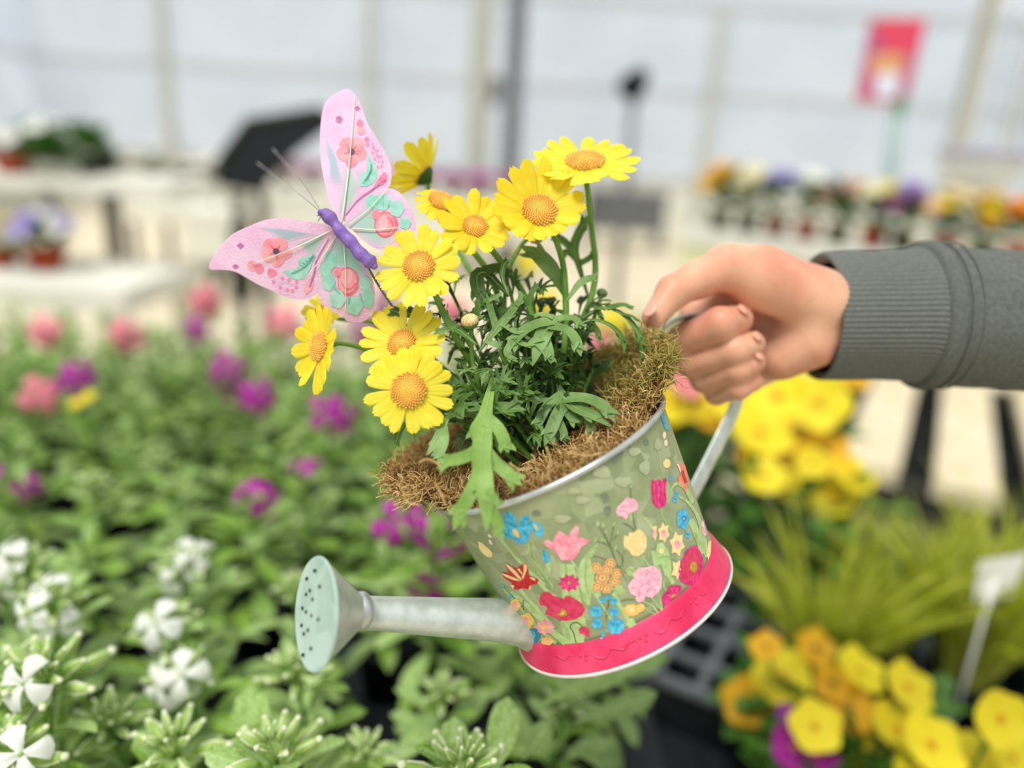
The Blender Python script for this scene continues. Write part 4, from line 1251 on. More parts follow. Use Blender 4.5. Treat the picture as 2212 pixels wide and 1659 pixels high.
pr('printed_poppy', 'c', [('poppy', [(770, 590), (790, 480), (860, 430), (940, 430), (1000, 490), (1080, 510), (1170, 540), (1190, 490), (1260, 490), (1380, 560), (1460, 620), (1500, 710), (1460, 800), (1370, 860), (1200, 890), (1080, 870), (980, 820), (870, 780), (900, 700), (890, 660), (800, 640)]),
    ('mag', stroke([(890, 660), (940, 610), (1040, 600), (1100, 660), (1070, 760)], 9, 7)), ('mag', stroke([(1180, 540), (1200, 600), (1180, 660)], 8, 5)), ('olive', [(1130, 690), (1200, 720), (1220, 790), (1150, 820), (1050, 790), (1110, 760)]), ('gold', [(1140, 730), (1180, 740), (1170, 790), (1110, 790)])])
pr('printed_bud', 'c', [('poppy', [(1400, 1030), (1440, 980), (1510, 975), (1580, 1050), (1570, 1150), (1490, 1110), (1420, 1090)])])
pr('printed_primrose', 'c', [('gold', ell(395, 635, 85, 100, 16, 0.12)), ('pink', ell(390, 640, 30, 45))])
pr('printed_primrose', 'c', [('gold', ell(575, 895, 115, 130, 16, 0.12)), ('pink', ell(560, 890, 45, 60))])
pr('printed_daisy', 'c', [('pink', star(860, 990, 175, 140, 8, 0.66)), ('gold', ell(845, 985, 50, 45))])
pr('printed_forget_me_not', 'c', [('dkblue', ell(680, 1130, 110, 120, 16, 0.08)), ('blue', ell(660, 1115, 60, 70))])
pr('printed_primrose', 'c', [('orange', ell(905, 1210, 100, 70, 14, 0.1))])
pr('printed_forget_me_not', 'c', [('blue', ell(200, 345, 22, 35)), ('blue', ell(320, 500, 30, 35))])
for (x, y, r) in [(1870, 510, 40), (1780, 560, 52), (1960, 575, 62), (1680, 740, 102), (1960, 745, 78), (1695, 930, 88), (1990, 970, 138)]:
    pr('printed_forget_me_not', 'c', [('blue', ell(x, y, r, r * 0.95, 22, 0.11, 7, x)), ('dkblue', star(x, y, r * 0.5, r * 0.45, 6, 0.4)), ('blue', ell(x, y, r * 0.2))])
pr('printed_forget_me_not', 'c', [('blue', ell(1780, 1060, 22, 26)), ('blue', ell(1790, 1110, 28, 28)), ('blue', ell(1770, 1165, 22, 22))])
pr('printed_carnation', 'd', [('gold', ell(620, 940, 130, 100, 24, 0.09, 9)), ('cream', ell(600, 930, 70, 55, 16, 0.12, 7)), ('gold', ell(760, 900, 70, 70, 18, 0.1, 8)), ('gold', ell(560, 970, 40, 34))])
pr('printed_carnation', 'd', [('lpink', [(560, 560), (590, 500), (650, 430), (640, 380), (720, 270), (830, 260), (960, 230), (1070, 310), (1105, 430), (1090, 580), (1040, 670), (940, 745), (840, 720), (820, 790), (740, 825), (680, 770), (690, 720), (600, 680)])] +
    [('rose', stroke(q, 9, 5)) for q in ([(650, 430), (720, 470), (800, 440)], [(720, 340), (820, 380), (920, 340), (1000, 380)], [(760, 560), (850, 520), (960, 560), (1040, 500)], [(600, 600), (690, 580), (740, 640)], [(850, 640), (920, 600), (1010, 620)], [(960, 420), (1010, 470), (1060, 430)], [(840, 300), (900, 320)], [(740, 640), (735, 720), (760, 780)], [(840, 450), (900, 480), (880, 530)])])
pr('printed_carnation', 'b', [('lpink', [(220, 770), (250, 690), (330, 620), (390, 545), (450, 560), (530, 580), (570, 660), (560, 740), (480, 790), (420, 800), (410, 870), (370, 900), (330, 850), (250, 840)])] +
    [('rose', stroke(q, 9, 5)) for q in ([(300, 700), (380, 690), (420, 640)], [(440, 600), (460, 680), (430, 740)], [(260, 770), (330, 760), (390, 780)], [(520, 620), (500, 700)])])
pr('printed_tulip', 'b', [('mag', [(775, 400), (790, 260), (850, 290), (900, 255), (960, 300), (980, 250), (1030, 235), (1015, 340), (1010, 450), (1025, 560), (1010, 660), (940, 715), (860, 710), (800, 620)]), ('rose', stroke([(880, 300), (900, 450), (890, 600), (910, 690)], 14, 8)), ('rose', stroke([(820, 330), (830, 500), (860, 640)], 10, 6)), ('rose', stroke([(980, 320), (960, 450), (980, 600)], 10, 6))])
pr('printed_tulip', 'b', [('cream', [(340, 1250), (350, 1150), (420, 1170), (430, 1100), (500, 1110), (580, 1045), (660, 1100), (710, 1200), (710, 1330), (660, 1430), (570, 1485), (480, 1470), (420, 1390), (350, 1320)])] + [('gold', stroke(q, 10, 6)) for q in ([(580, 1060), (560, 1200), (590, 1450)], [(430, 1170), (470, 1300), (520, 1450)], [(650, 1120), (660, 1250), (620, 1400)], [(360, 1180), (400, 1300), (450, 1400)], [(500, 1120), (500, 1250), (550, 1430)])])
pr('printed_narcissus', 'b', [('cream', star(980, 1110, 98, 170, 6, 0.68, 0.3)), ('pink', ell(975, 1120, 38, 62))])
pr('printed_narcissus', 'b', [('cream', [(810, 1010), (875, 1000), (860, 1080), (870, 1150), (850, 1240), (805, 1160)]), ('pink', ell(825, 1110, 22, 55))])
pr('printed_narcissus', 'b', [('cream', star(1195, 1290, 128, 210, 6, 0.66, 0.25)), ('pink', ell(1195, 1295, 46, 66))])
pr('printed_bud', 'b', [('cream', ell(945, 1400, 45, 45))])
pr('printed_forget_me_not', 'b', [('blue', ell(1285, 890, 98, 160, 20, 0.12, 5)), ('dkblue', ell(1300, 885, 35, 50)), ('cream', ell(1298, 888, 12, 18))])
for (x, y, rx, ry) in [(1360, 1140, 40, 60), (1090, 240, 27, 42), (1180, 495, 32, 36), (1160, 580, 38, 48)]:
    pr('printed_forget_me_not', 'b', [('blue', ell(x, y, rx, ry, 14, 0.1)), ('dkblue', ell(x, y, rx * 0.3, ry * 0.3))])
pr('printed_parrot_tulip', 'b', [('coral', [(1205, 20), (1310, 0), (1350, 160), (1365, 300), (1335, 480), (1300, 400), (1220, 320), (1200, 250), (1250, 200)]), ('peach', stroke([(1200, 20), (1250, 150)], 30, 20)), ('red', stroke([(1270, 120), (1330, 320)], 40, 50))])
pr('printed_poppy', 'b', [('coral', [(1425, 280), (1480, 370), (1555, 500), (1600, 680), (1570, 700), (1500, 520)])])
pr('printed_carnation', 'b', [('lpink', ell(1630, 1000, 52, 165, 16, 0.05))])
pr('printed_bud', 'b', [('cream', ell(1028, 10, 60, 75))])
pr('printed_bud', 'b', [('cream', [(1690, 1250), (1735, 1230), (1730, 1420), (1690, 1560), (1660, 1420)])])
pr('printed_bud', 'p', [('blue', [(1424, 868), (1431, 885), (1444, 930), (1436, 926), (1428, 905)])])
pr('printed_bud', 'p', [('peach', ell(1434, 940, 4, 8)), ('peach', ell(1437, 957, 4, 7))])
pr('printed_primrose', 'd', [('cream', [(1270, 170), (1330, 190), (1380, 140), (1400, 300), (1350, 460), (1320, 400), (1250, 380), (1280, 290)])])
pr('printed_poppy', 'd', [('mag', [(1355, 340), (1400, 170), (1470, 20), (1560, -70), (1650, -90), (1720, 30), (1760, 140), (1755, 250), (1690, 420), (1590, 540), (1490, 540), (1390, 470)]), ('poppy', [(1400, 320), (1430, 160), (1520, 10), (1640, -30), (1700, 120), (1700, 260), (1640, 400), (1560, 480), (1470, 470)]), ('olive', ell(1600, 255, 58, 85))])
pr('printed_aster', 'd', [('mag', [(1120, 880), (1095, 730), (1170, 640), (1210, 560), (1290, 545), (1360, 540), (1415, 565), (1390, 660), (1300, 760), (1190, 850)]), ('rose', stroke([(1150, 700), (1240, 710)], 12, 6)), ('rose', stroke([(1250, 590), (1270, 680)], 12, 6)), ('rose', stroke([(1340, 580), (1310, 670)], 12, 6)), ('olive', stroke([(1240, 740), (1310, 690)], 40, 34))])
# darker galvanised flecks
for i, (x, y, rx, ry) in enumerate([(1330, 978, 14, 22), (1306, 1075, 7, 11), (1312, 1102, 8, 11), (1356, 900 + 60, 6, 8), (1395, 955, 6, 7), (1158, 1108, 10, 6), (1390, 915, 5, 8)]):
    K.setdefault('fleck', mat('ink_fleck', '#6d7862', '#7d8870', scale=200, rough=0.45))
    pr('fleck', 'p', [('fleck', ell(x, y, rx, ry, 9, 0.15, 3, i))])
for i, (x, y, rx, ry) in enumerate([(1258, 1080, 16, 9), (1215, 1120, 18, 10), (1345, 1040, 18, 12), (1392, 1010, 12, 16), (1300, 1020, 20, 14), (1420, 960, 8, 14), (1240, 1060, 14, 8), (1370, 975, 14, 10)]):
    K.setdefault('fleck2', mat('ink_fleck_pale', '#b2b894', '#a4ac86', scale=120, rough=0.45))
    pr('fleck', 'p', [('fleck2', ell(x, y, rx, ry, 9, 0.15, 3, i))])
# embossed squiggles and dots on the band
def emb(z, pts, r=0.00075):
    P = smooth_path([Vector((x, y, 0)) for x, y in zp(z, pts)], len(pts) * 6)
    Q = [onto(p.x, p.y, 0.0001) for p in P]
    rr = [r * min(1, 0.35 + 4 * min(i, len(Q) - 1 - i) / len(Q)) for i in range(len(Q))]
    mk('embossed_squiggle', *tube(Q, rr, 8), M_band, band)
emb('d', [(950, 1280), (1050, 1305), (1140, 1270), (1185, 1160), (1230, 1080), (1330, 1075), (1400, 1040), (1430, 960), (1480, 910)])
emb('c', [(1610, 1415), (1700, 1470), (1800, 1480), (1860, 1420), (1900, 1340), (2000, 1330), (2120, 1345), (2180, 1260), (2260, 1210), (2320, 1200)])
emb('c', [(1000, 1440), (1080, 1450), (1150, 1500), (1210, 1490), (1250, 1440), (1310, 1450)], 0.0005)
emb('d', [(1690, 680), (1750, 690), (1810, 660)])
for (z, x, y) in [('d', 750, 1385), ('d', 850, 1330), ('d', 845, 1425), ('d', 1560, 815), ('d', 1630, 735), ('d', 1650, 830), ('c', 1425, 1445), ('c', 1520, 1430), ('c', 1520, 1505)]:
    q = zp(z, [(x, y)])[0]
    mk('embossed_dot', *ball(onto(q[0], q[1], 0.0), 0.0010, seg=8, rings=5), M_band, band)
# ================================================================== moss in the can
M_moss = [mat('moss_gold', '#cfa65e', '#ecd096', scale=300, rough=0.8, transl=0.15),
          mat('moss_brown', '#946b38', '#bd9458', scale=300, rough=0.85, transl=0.1),
          mat('moss_olive', '#958a35', '#beb15c', scale=300, rough=0.8, transl=0.15)]
M_mossbase = mat('moss_base', '#3a2714', '#6b4a26', scale=260, rough=0.95, bump=0.8, bscale=500)
EX = (cdir(1, 0, 0) - AX * cdir(1, 0, 0).dot(AX)).normalized()      # picture right, in the rim plane
EY = AX.cross(EX)
if EY.dot(cdir(0, 0, -1)) < 0: EY = -EY                             # away from the camera
def sstep(a, b, x):
    t = max(0.0, min(1.0, (x - a) / (b - a)))
    return t * t * (3 - 2 * t)
from mathutils import noise as mnoise
def moss_pt(th, r):
    """th = 0 towards the camera, grows to picture right; r = 0..1 -> point on the moss surface"""
    a = abs((th + math.pi) % (2 * math.pi) - math.pi)
    side = 1 if math.sin(th) > 0 else -1
    f = sstep(math.radians(58 if side > 0 else 40), math.radians(100 if side > 0 else 88), a)
    rad_ = RR * (0.965 + 0.27 * f) * r
    h = -0.004 + 0.006 * (1 - r) + (0.029 * f ** 0.6) * r ** 2.2
    p = RC + EX * (math.sin(th) * rad_) - EY * (math.cos(th) * rad_)
    nz = mnoise.noise(p * 90.0)
    h += 0.0055 * nz * min(1, r * 2 + 0.3)
    if rad_ > RR * 0.972: h = max(h, 0.0042)     # lies over the rim, never through the tin
    return p + AX * h, f
moss = thing('sheet_moss', 'dry golden brown moss stuffed into the watering can and spilling over its rim', 'moss', RC)
v, f = [], []
NR, NT = 14, 96
for i in range(NR + 1):
    for k in range(NT):
        p, ff = moss_pt(2 * math.pi * k / NT, max(0.02, i / NR))
        v.append(p - AX * 0.002)
for k in range(NT):                      # skirt that turns down behind the moss lip
    p, ff = moss_pt(2 * math.pi * k / NT, 1.0)
    c = p - RC; c -= AX * c.dot(AX)
    v.append(RC + c.normalized() * (RR * 0.95) - AX * 0.0005)
for i in range(NR + 1):
    for k in range(NT):
        k2 = (k + 1) % NT
        f.append((i * NT + k, i * NT + k2, (i + 1) * NT + k2, (i + 1) * NT + k))
mk('moss_mat', v, f, M_mossbase, moss)
rm = random.Random(77)
fib = [MB(), MB(), MB()]
N_FIB = 13000
for i in range(N_FIB):
    th = rm.uniform(0, 2 * math.pi)
    r = math.sqrt(rm.uniform(0.16, 1.0)) if i % 3 else rm.uniform(0.86, 1.03)
    p, ff = moss_pt(th, r)
    if ff < 0.5 and r > 0.90 and rm.random() < 0.85: continue
    if ff < 0.5: r = min(r, 0.97)
    d = Vector((rm.gauss(0, 1), rm.gauss(0, 1), rm.gauss(0, 1))).normalized()
    d = (d + AX * 0.45 + (EX * math.sin(th) - EY * math.cos(th)) * (0.5 * ff * (r > 0.8))).normalized()
    ax2 = Vector((rm.gauss(0, 1), rm.gauss(0, 1), rm.gauss(0, 1))).normalized()
    L = rm.uniform(0.007, 0.018)
    curl = rm.uniform(0.45, 1.1)
    path = [p - AX * 0.002]
    n = 9
    for k in range(n):
        d = (Matrix.Rotation(curl * rm.uniform(0.3, 1.3), 3, ax2) @ d).normalized()
        if rm.random() < 0.25: ax2 = -ax2
        q = path[-1] + d * (L / n)
        hq = (q - RC).dot(AX)
        path.append(q)
    olive = sstep(0.2, 0.75, math.sin(th)) * sstep(0.2, 0.8, ff + 0.2)
    if any((q - RC).dot(AX) < 0.0012 and ((q - RC) - AX * (q - RC).dot(AX)).length > RR * 0.972 for q in path): continue
    u = rm.random()
    m = 2 if u < olive * 0.72 else (1 if rm.random() < 0.45 else 0)
    fib[m].add(tube(path, rm.uniform(0.00022, 0.00046), 3, cap=False))
for b, m, nm in zip(fib, M_moss, ('gold_fibres', 'brown_fibres', 'olive_fibres')):
    b.build(nm, m, moss, kind='stuff')
# a few long pale strands
for (z, pts) in [('p', [(905, 1000), (920, 992), (940, 998), (955, 1010)]), ('p', [(1180, 965), (1190, 1000), (1180, 1030)]), ('p', [(1230, 975), (1265, 985), (1300, 978)]), ('p', [(1100, 1000), (1125, 1015), (1150, 1010)]), ('p', [(870, 1060), (880, 1085), (905, 1090)]), ('p', [(940, 1045), (955, 1070), (962, 1092)])]:
    mk('strand', *tube(smooth_path([W(x, y, 0.36 if x < 970 else 0.366) for x, y in pts], 10), 0.0004, 5), M_moss[0], moss)

# ================================================================== the daisy plant
D_pet = [mat('daisy_petal_a', '#f7e02a', '#fbed50', scale=80, rough=0.55, transl=0.35, rand=0.05), mat('daisy_petal_b', '#f6d820', '#fae63c', scale=80, rough=0.55, transl=0.35, rand=0.05)]
D_disc = mat('daisy_disc', '#edac36', '#f4c256', scale=500, rough=0.7)
D_flor = mat('daisy_floret', '#f1b648', '#fad680', scale=300, rough=0.7, transl=0.1, lo=0.2, hi=0.8)
D_leaf = mat('daisy_leaf', '#476a24', '#668a3e', scale=60, rough=0.5, transl=0.2, rand=0.22, spec=0.35, bump=0.25, bscale=260)
D_leaf2 = mat('daisy_leaf_pale', '#648541', '#86a662', scale=60, rough=0.52, transl=0.2, rand=0.15, bump=0.25, bscale=260)
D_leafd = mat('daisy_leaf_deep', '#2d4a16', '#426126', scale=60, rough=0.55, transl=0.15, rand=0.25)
D_stem = mat('daisy_stem', '#5f8a2e', '#78a344', scale=90, rough=0.5, transl=0.1)
D_bud = mat('daisy_bud', '#d8b878', '#ecd7a2', scale=220, rough=0.7)
PB = RC - AX * 0.012
daisy = thing('marguerite_daisy', 'yellow marguerite daisy plant growing out of the moss in the watering can', 'flowering plant', PB)
rd = random.Random(5)
def petal_vf(Cn, er, et, N, r0, L, w, cup, bend, tilt, rnd):
    rows, cols = 8, 9
    v, f = [], []
    tw = rnd.uniform(-.15, .15) + tilt
    x, z, ang = r0, 0.0, cup
    ds = L / (rows - 1)
    notch = rnd.uniform(0.02, 0.07)
    for i in range(rows):
        t = i / (rows - 1)
        ww = w * (0.42 + 0.58 * math.sin(math.pi * (0.06 + 0.62 * t))) * (1 if t < 0.8 else math.sqrt(max(0.0, 1 - ((t - 0.8) / 0.23) ** 2)) * 0.96 + 0.04)
        for j in range(cols):
            s = j / (cols - 1) * 2 - 1
            dl = -notch * L * (math.cos(2 * math.pi * s) * 0.5 + 0.5) * (t > 0.9)
            g = 0.085 * ww * math.cos(3 * math.pi * s) - 0.16 * ww * s * s
            zz = z + g + tw * ww * s * t
            v.append(Cn + er * (x + dl * math.cos(ang)) + et * (ww * s) + N * (zz + dl * math.sin(ang)))
        x += ds * math.cos(ang); z += ds * math.sin(ang); ang += bend / (rows - 1)
    for i in range(rows - 1):
        for j in range(cols - 1):
            q = i * cols + j
            f.append((q, q + 1, q + cols + 1, q + cols))
    return v, f
def daisy_head(px_, py_, d, Rpx, n_cam, disc, np_, cup, seed, bend=-0.25, skip=(), lens=None, pm=0, label=None):
    rnd = random.Random(seed)
    Cn = W(px_, py_, d)
    N = cdir(*n_cam)
    R = Rpx * d / FPX
    rdisc = disc * d / FPX
    F = frame_from(N, cdir(1, 0, 0))
    e1, e2 = F.col[0], F.col[1]
    b = MB()
    dome = lambda r: rdisc * 0.34 * (1 - (r / rdisc) ** 2) + rdisc * 0.05
    b.add(lathe([(0.0001, dome(0))] + [(rdisc * t, dome(rdisc * t)) for t in np.linspace(0.1, 1, 7)] + [(rdisc * 0.9, -rdisc * 0.15)], Cn, N, 24), 0)
    nf = 170
    for i in range(nf):
        t = (i + 0.5) / nf
        r = rdisc * math.sqrt(t) * 1.02
        a = i * 2.39996
        p = Cn + e1 * (r * math.cos(a)) + e2 * (r * math.sin(a)) + N * dome(r)
        s = rdisc * (0.045 + 0.05 * t)
        nn = (N + (p - Cn).normalized() * 0.6 * t).normalized()
        FF = frame_from(nn)
        b.add(ball(p + nn * s * 0.5, s * 0.8, s * 0.8, s * (1.0 + 1.3 * t), 5, 4, FF), 1)
    head = b.build('flower_head', [D_disc, D_flor], daisy, origin=Cn, label=label)
    mk('calyx', *lathe([(rdisc * 1.0, -rdisc * 0.10), (rdisc * 0.9, -rdisc * 0.35), (rdisc * 0.55, -rdisc * 0.62), (rdisc * 0.16, -rdisc * 0.85), (0.0001, -rdisc * 0.85)], Cn, N, 16), D_leafd, head)
    for k in range(np_):
        if k in skip: continue
        a = 2 * math.pi * k / np_ + rnd.uniform(-.10, .10)
        er = e1 * math.cos(a) + e2 * math.sin(a)
        et = N.cross(er)
        lk = 1.0 if lens is None else lens[k % len(lens)]
        L = (R - rdisc * 0.85) * rnd.uniform(0.9, 1.06) * lk
        w = R * 0.158 * rnd.uniform(0.85, 1.15) * (15 / np_) ** 0.5
        z0 = 0.00035 * ((k * 7) % 3 - 1)
        vv, ff = petal_vf(Cn + N * (z0 - rdisc * 0.03), er, et, N, rdisc * 0.80, L, w, cup + rnd.uniform(-.10, .10), bend + rnd.uniform(-.15, .15), rnd.uniform(-.25, .25), rnd)
        mk('petal', vv, ff, D_pet[pm], head)
    return Cn, N, rdisc
def fstem(Cn, N, rdisc, pts, r=0.0017):
    P = [Cn - N * rdisc * 0.8] + [W(*p) for p in pts]
    mk('flower_stem', *tube(smooth_path(P, 18), [r * (1 + 0.25 * i / 17) for i in range(18)], 9), D_stem, daisy)
fstem(*daisy_head(1264, 350, 0.436, 119, (-.05, .74, .66), 40, 17, 0.20, 1, -0.12), [(1268, 400, 0.452), (1276, 480, 0.452), (1286, 560, 0.452), (1282, 625, 0.45), (1258, 690, 0.447), (1200, 800, 0.44), (1150, 900, 0.435)])
fstem(*daisy_head(1165, 455, 0.42, 114, (.12, .33, .93), 36, 17, 0.34, 2, -0.12, lens=[.85, .95, 1.0, 1.1, 1.12, 1.05, 1.05, 1.05, 1.0, 1, .95, .9, .72, .62, .55, .55, .75], pm=1), [(1192, 500, 0.433), (1214, 560, 0.436), (1221, 620, 0.437), (1222, 700, 0.436), (1215, 780, 0.434), (1180, 900, 0.432)])
fstem(*daisy_head(1026, 489, 0.42, 88, (.15, .42, .89), 26, 15, 0.34, 3, -0.2, pm=1), [(1050, 525, 0.435), (1085, 570, 0.438), (1125, 625, 0.438), (1150, 700, 0.436), (1140, 900, 0.435)])
fstem(*daisy_head(955, 436, 0.435, 66, (.38, .62, .68), 29, 14, -0.15, 4, -0.5, pm=1), [(985, 490, 0.452), (1020, 540, 0.45), (1060, 600, 0.448), (1110, 740, 0.44), (1130, 900, 0.436)])
fstem(*daisy_head(905, 575, 0.402, 97, (-.08, .26, .96), 33, 17, 0.22, 5, -0.12), [(938, 632, 0.412), (955, 670, 0.416), (985, 730, 0.42), (1040, 820, 0.425), (1080, 920, 0.425)])
fstem(*daisy_head(915, 378, 0.48, 95, (-.74, .60, -.05), 24, 13, 0.55, 6, 0.1), [(925, 405, 0.502), (945, 450, 0.50), (1000, 560, 0.49), (1080, 700, 0.46), (1120, 900, 0.44)])
fstem(*daisy_head(690, 748, 0.415, 98, (-.70, .10, .68), 30, 16, 0.22, 7, -0.12, lens=[.55, .7, .95, 1, 1.05, 1, 1, 1, 1, 1, 1, 1.05, 1.1, 1.1, .8, .55], pm=1), [(735, 742, 0.425), (790, 755, 0.432), (860, 790, 0.435), (960, 850, 0.435), (1060, 930, 0.43)], 0.0012)
fstem(*daisy_head(868, 740, 0.412, 103, (-.25, .42, .86), 30, 16, 0.22, 8, -0.12), [(905, 765, 0.422), (960, 800, 0.427), (1020, 850, 0.428), (1080, 920, 0.428)])
fstem(*daisy_head(883, 843, 0.392, 101, (-.05, .12, .99), 37, 17, 0.08, 9, -0.10), [(930, 870, 0.397), (975, 882, 0.402), (1030, 900, 0.41), (1080, 940, 0.42)])
fstem(*daisy_head(697, 672, 0.455, 46, (.1, .5, .85), 14, 13, 0.2, 10, -0.2), [(740, 690, 0.46), (820, 700, 0.455), (920, 760, 0.45), (1060, 900, 0.44)], 0.0012)
daisy_bits = [(1155, 505, 0.44, 18)]
# buds
def bud(px_, py_, d, r, m, dirn, path):
    p = W(px_, py_, d); N = cdir(*dirn)
    R = r * d / FPX
    b = MB()
    b.add(lathe([(0.0001, R * 0.8), (R * 0.45, R * 0.72), (R * 0.85, R * 0.35), (R, -R * 0.1), (R * 0.9, -R * 0.4), (R * 0.5, -R * 0.75)], p, N, 16), 0)
    F = frame_from(N)
    for k in range(13):
        a = k * 2 * math.pi / 13
        dr = F.col[0] * math.cos(a) + F.col[1] * math.sin(a)
        b.add(tube([p + dr * R * 0.98 - N * R * 0.1, p + dr * R * 0.85 + N * R * 0.4, p + dr * R * 0.4 + N * R * 0.78], [R * 0.16, R * 0.15, R * 0.1], 5), 0)
    b.add(lathe([(R * 1.02, -R * 0.15), (R * 1.0, -R * 0.45), (R * 0.6, -R * 0.85), (R * 0.2, -R * 1.05), (0.0001, -R * 1.05)], p, N, 12), 1)
    b.build('flower_bud', [m, D_leaf], daisy)
    P = [p - N * R] + [W(*q) for q in path]
    mk('flower_stem', *tube(smooth_path(P, 12), 0.0013, 8), D_stem, daisy)
bud(1015, 694, 0.405, 18, D_bud, (-.15, .8, .5), [(1018, 740, 0.41), (1025, 800, 0.415), (1060, 920, 0.425)])
bud(1156, 507, 0.45, 20, D_bud, (-.3, -.6, .4), [(1120, 540, 0.455), (1090, 640, 0.45), (1100, 900, 0.44)])
bud(1300, 633, 0.455, 11, D_leaf2, (.3, .8, .3), [(1290, 670, 0.452), (1250, 760, 0.445), (1180, 900, 0.44)])
bud(1196, 806, 0.43, 13, D_leaf2, (-.2, .8, .5), [(1200, 840, 0.432), (1190, 900, 0.432)])

# ------------------------------------------------------------------ leaves
def wprof(n, w, tip=True):
    out = []
    for i in range(n):
        t = i / (n - 1)
        out.append(w * (1.0 if t < 0.62 else max(0.02, 1 - ((t - 0.62) / 0.38) ** 1.7)) * (1 + 0.25 * max(0, 1 - t * 4) if tip else 0.3 + 0.7 * min(1, t * 2.2)))
    return out
D_rib = mat('daisy_midrib', '#8fae62', '#a3bf7c', scale=60, rough=0.5, transl=0.2)
def traced_leaf(m, face, ribs):
    """ribs: list of (points (px, py, depth), width px); the first is the main vein"""
    b = MB()
    fv = cdir(*face)
    for k, (pts, w) in enumerate(ribs):
        P = smooth_path([W(*p) for p in pts], 12)
        dm = sum(p[2] for p in pts) / len(pts)
        ws = wprof(12, w * 0.5 * dm / FPX * 0.92, k > 0)
        off = fv * (0.00008 * k)
        b.add(ribbon([p + off for p in P], ws, fv, 0.22))
        if w >= 14:                     # small teeth near the tip of each lobe
            wm = w * 0.46 * dm / FPX
            for i, sg in ((7, 1), (8, -1)):
                tn = (P[i + 1] - P[i - 1]).normalized()
                sd = tn.cross(fv).normalized()
                q = [P[i] + off, P[i] + off + (tn * 0.9 + sd * sg * 0.9) * wm, P[i] + off + (tn * 1.7 + sd * sg * 1.25) * wm]
                b.add(ribbon(smooth_path(q, 4), [wm * 0.75, wm * 0.55, wm * 0.3, 0.00002], fv, 0.15))
        if k == 0:                      # raised midrib
            b.add(tube([p + fv * 0.00012 for p in P], [0.00042 - 0.0003 * i / 11 for i in range(12)], 5), 1)
    return b.build('leaf', [m, D_rib], daisy)
# A: the big leaf hanging over the rim
D_leaf3 = mat('daisy_leaf_bright', '#6f9438', '#92b55a', scale=60, rough=0.5, transl=0.22, bump=0.25, bscale=260)
traced_leaf(D_leaf3, (0, .35, .93), [
    ([(1066, 815, .412), (1056, 860, .395), (1048, 900, .385), (1043, 950, .376), (1040, 1000, .367), (1048, 1060, .358), (1052, 1110, .354), (1050, 1150, .352)], 46),
    ([(1045, 965, .374), (1010, 985, .371), (975, 995, .369), (944, 998, .368)], 30), ([(975, 995, .369), (958, 1008, .367), (950, 1015, .366)], 14),
    ([(1044, 975, .373), (1075, 1005, .368), (1100, 1025, .365), (1128, 1050, .363)], 32), ([(1098, 1022, .365), (1105, 1045, .3635), (1108, 1062, .363)], 12),
    ([(1042, 1010, .366), (1022, 1055, .361), (998, 1100, .358), (978, 1148, .356)], 34), ([(1005, 1085, .359), (985, 1095, .3585), (968, 1105, .358)], 12),
    ([(1050, 1075, .357), (1065, 1110, .355), (1078, 1140, .354), (1068, 1152, .3535)], 26), ([(1052, 1060, .358), (1072, 1082, .357), (1090, 1088, .357)], 12),
    ([(1048, 905, .384), (1075, 925, .381), (1090, 955, .379), (1098, 980, .378)], 30), ([(1047, 900, .385), (1028, 925, .382), (1022, 955, .38)], 26)])
# toothed leaf over it
traced_leaf(D_leaf, (0, .6, .8), [([(1000, 890, .405), (1050, 885, .40), (1095, 882, .396), (1138, 886, .393)], 34), ([(1090, 882, .396), (1110, 870, .396), (1118, 862, .396)], 14), ([(1095, 885, .396), (1105, 900, .394)], 14), ([(1060, 884, .399), (1068, 850, .40), (1072, 830, .40)], 22)])
# G: narrow forked leaf lower left
traced_leaf(D_leaf2, (-.1, .3, .95), [([(985, 880, .40), (965, 905, .395), (950, 935, .39), (935, 965, .386), (920, 985, .384)], 20), ([(955, 925, .391), (960, 950, .387), (950, 978, .385), (935, 992, .383)], 24), ([(968, 900, .396), (985, 895, .395), (998, 906, .394)], 12)])
traced_leaf(D_leaf, (0, .3, .95), [([(880, 910, .40), (862, 935, .40), (850, 975, .40)], 16)])
# B: pale drooping hand-shaped leaf in the middle
traced_leaf(D_leaf2, (.05, .75, .66), [
    ([(1240, 690, .425), (1200, 690, .415), (1180, 712, .408), (1165, 745, .403), (1150, 792, .40)], 40),
    ([(1190, 695, .412), (1150, 705, .408), (1115, 730, .405), (1092, 770, .404)], 30), ([(1115, 730, .405), (1130, 745, .403), (1160, 745, .402)], 16),
    ([(1175, 725, .406), (1185, 755, .402), (1190, 788, .40)], 22), ([(1185, 705, .409), (1225, 715, .406), (1245, 740, .404), (1255, 772, .403)], 28),
    ([(1205, 690, .414), (1240, 690, .412), (1255, 712, .41)], 22), ([(1195, 688, .415), (1175, 682, .415), (1150, 682, .415)], 16),
    ([(1110, 735, .405), (1095, 765, .403), (1120, 785, .402)], 18)])
# C: pale leaf lower right, resting on the rim
traced_leaf(D_leaf2, (.1, .7, .7), [
    ([(1205, 830, .42), (1220, 860, .408), (1245, 882, .40), (1285, 900, .394), (1325, 925, .392)], 36),
    ([(1222, 862, .407), (1265, 862, .401), (1305, 880, .396), (1330, 915, .393)], 34), ([(1225, 868, .406), (1205, 895, .40), (1190, 930, .396), (1175, 965, .394)], 30),
    ([(1228, 870, .405), (1232, 900, .40), (1252, 915, .397)], 28), ([(1255, 885, .40), (1275, 915, .396), (1275, 945, .394)], 24), ([(1215, 855, .41), (1185, 875, .406), (1165, 910, .402), (1160, 930, .401)], 24), ([(1200, 895, .40), (1215, 930, .398), (1222, 955, .397)], 20)])
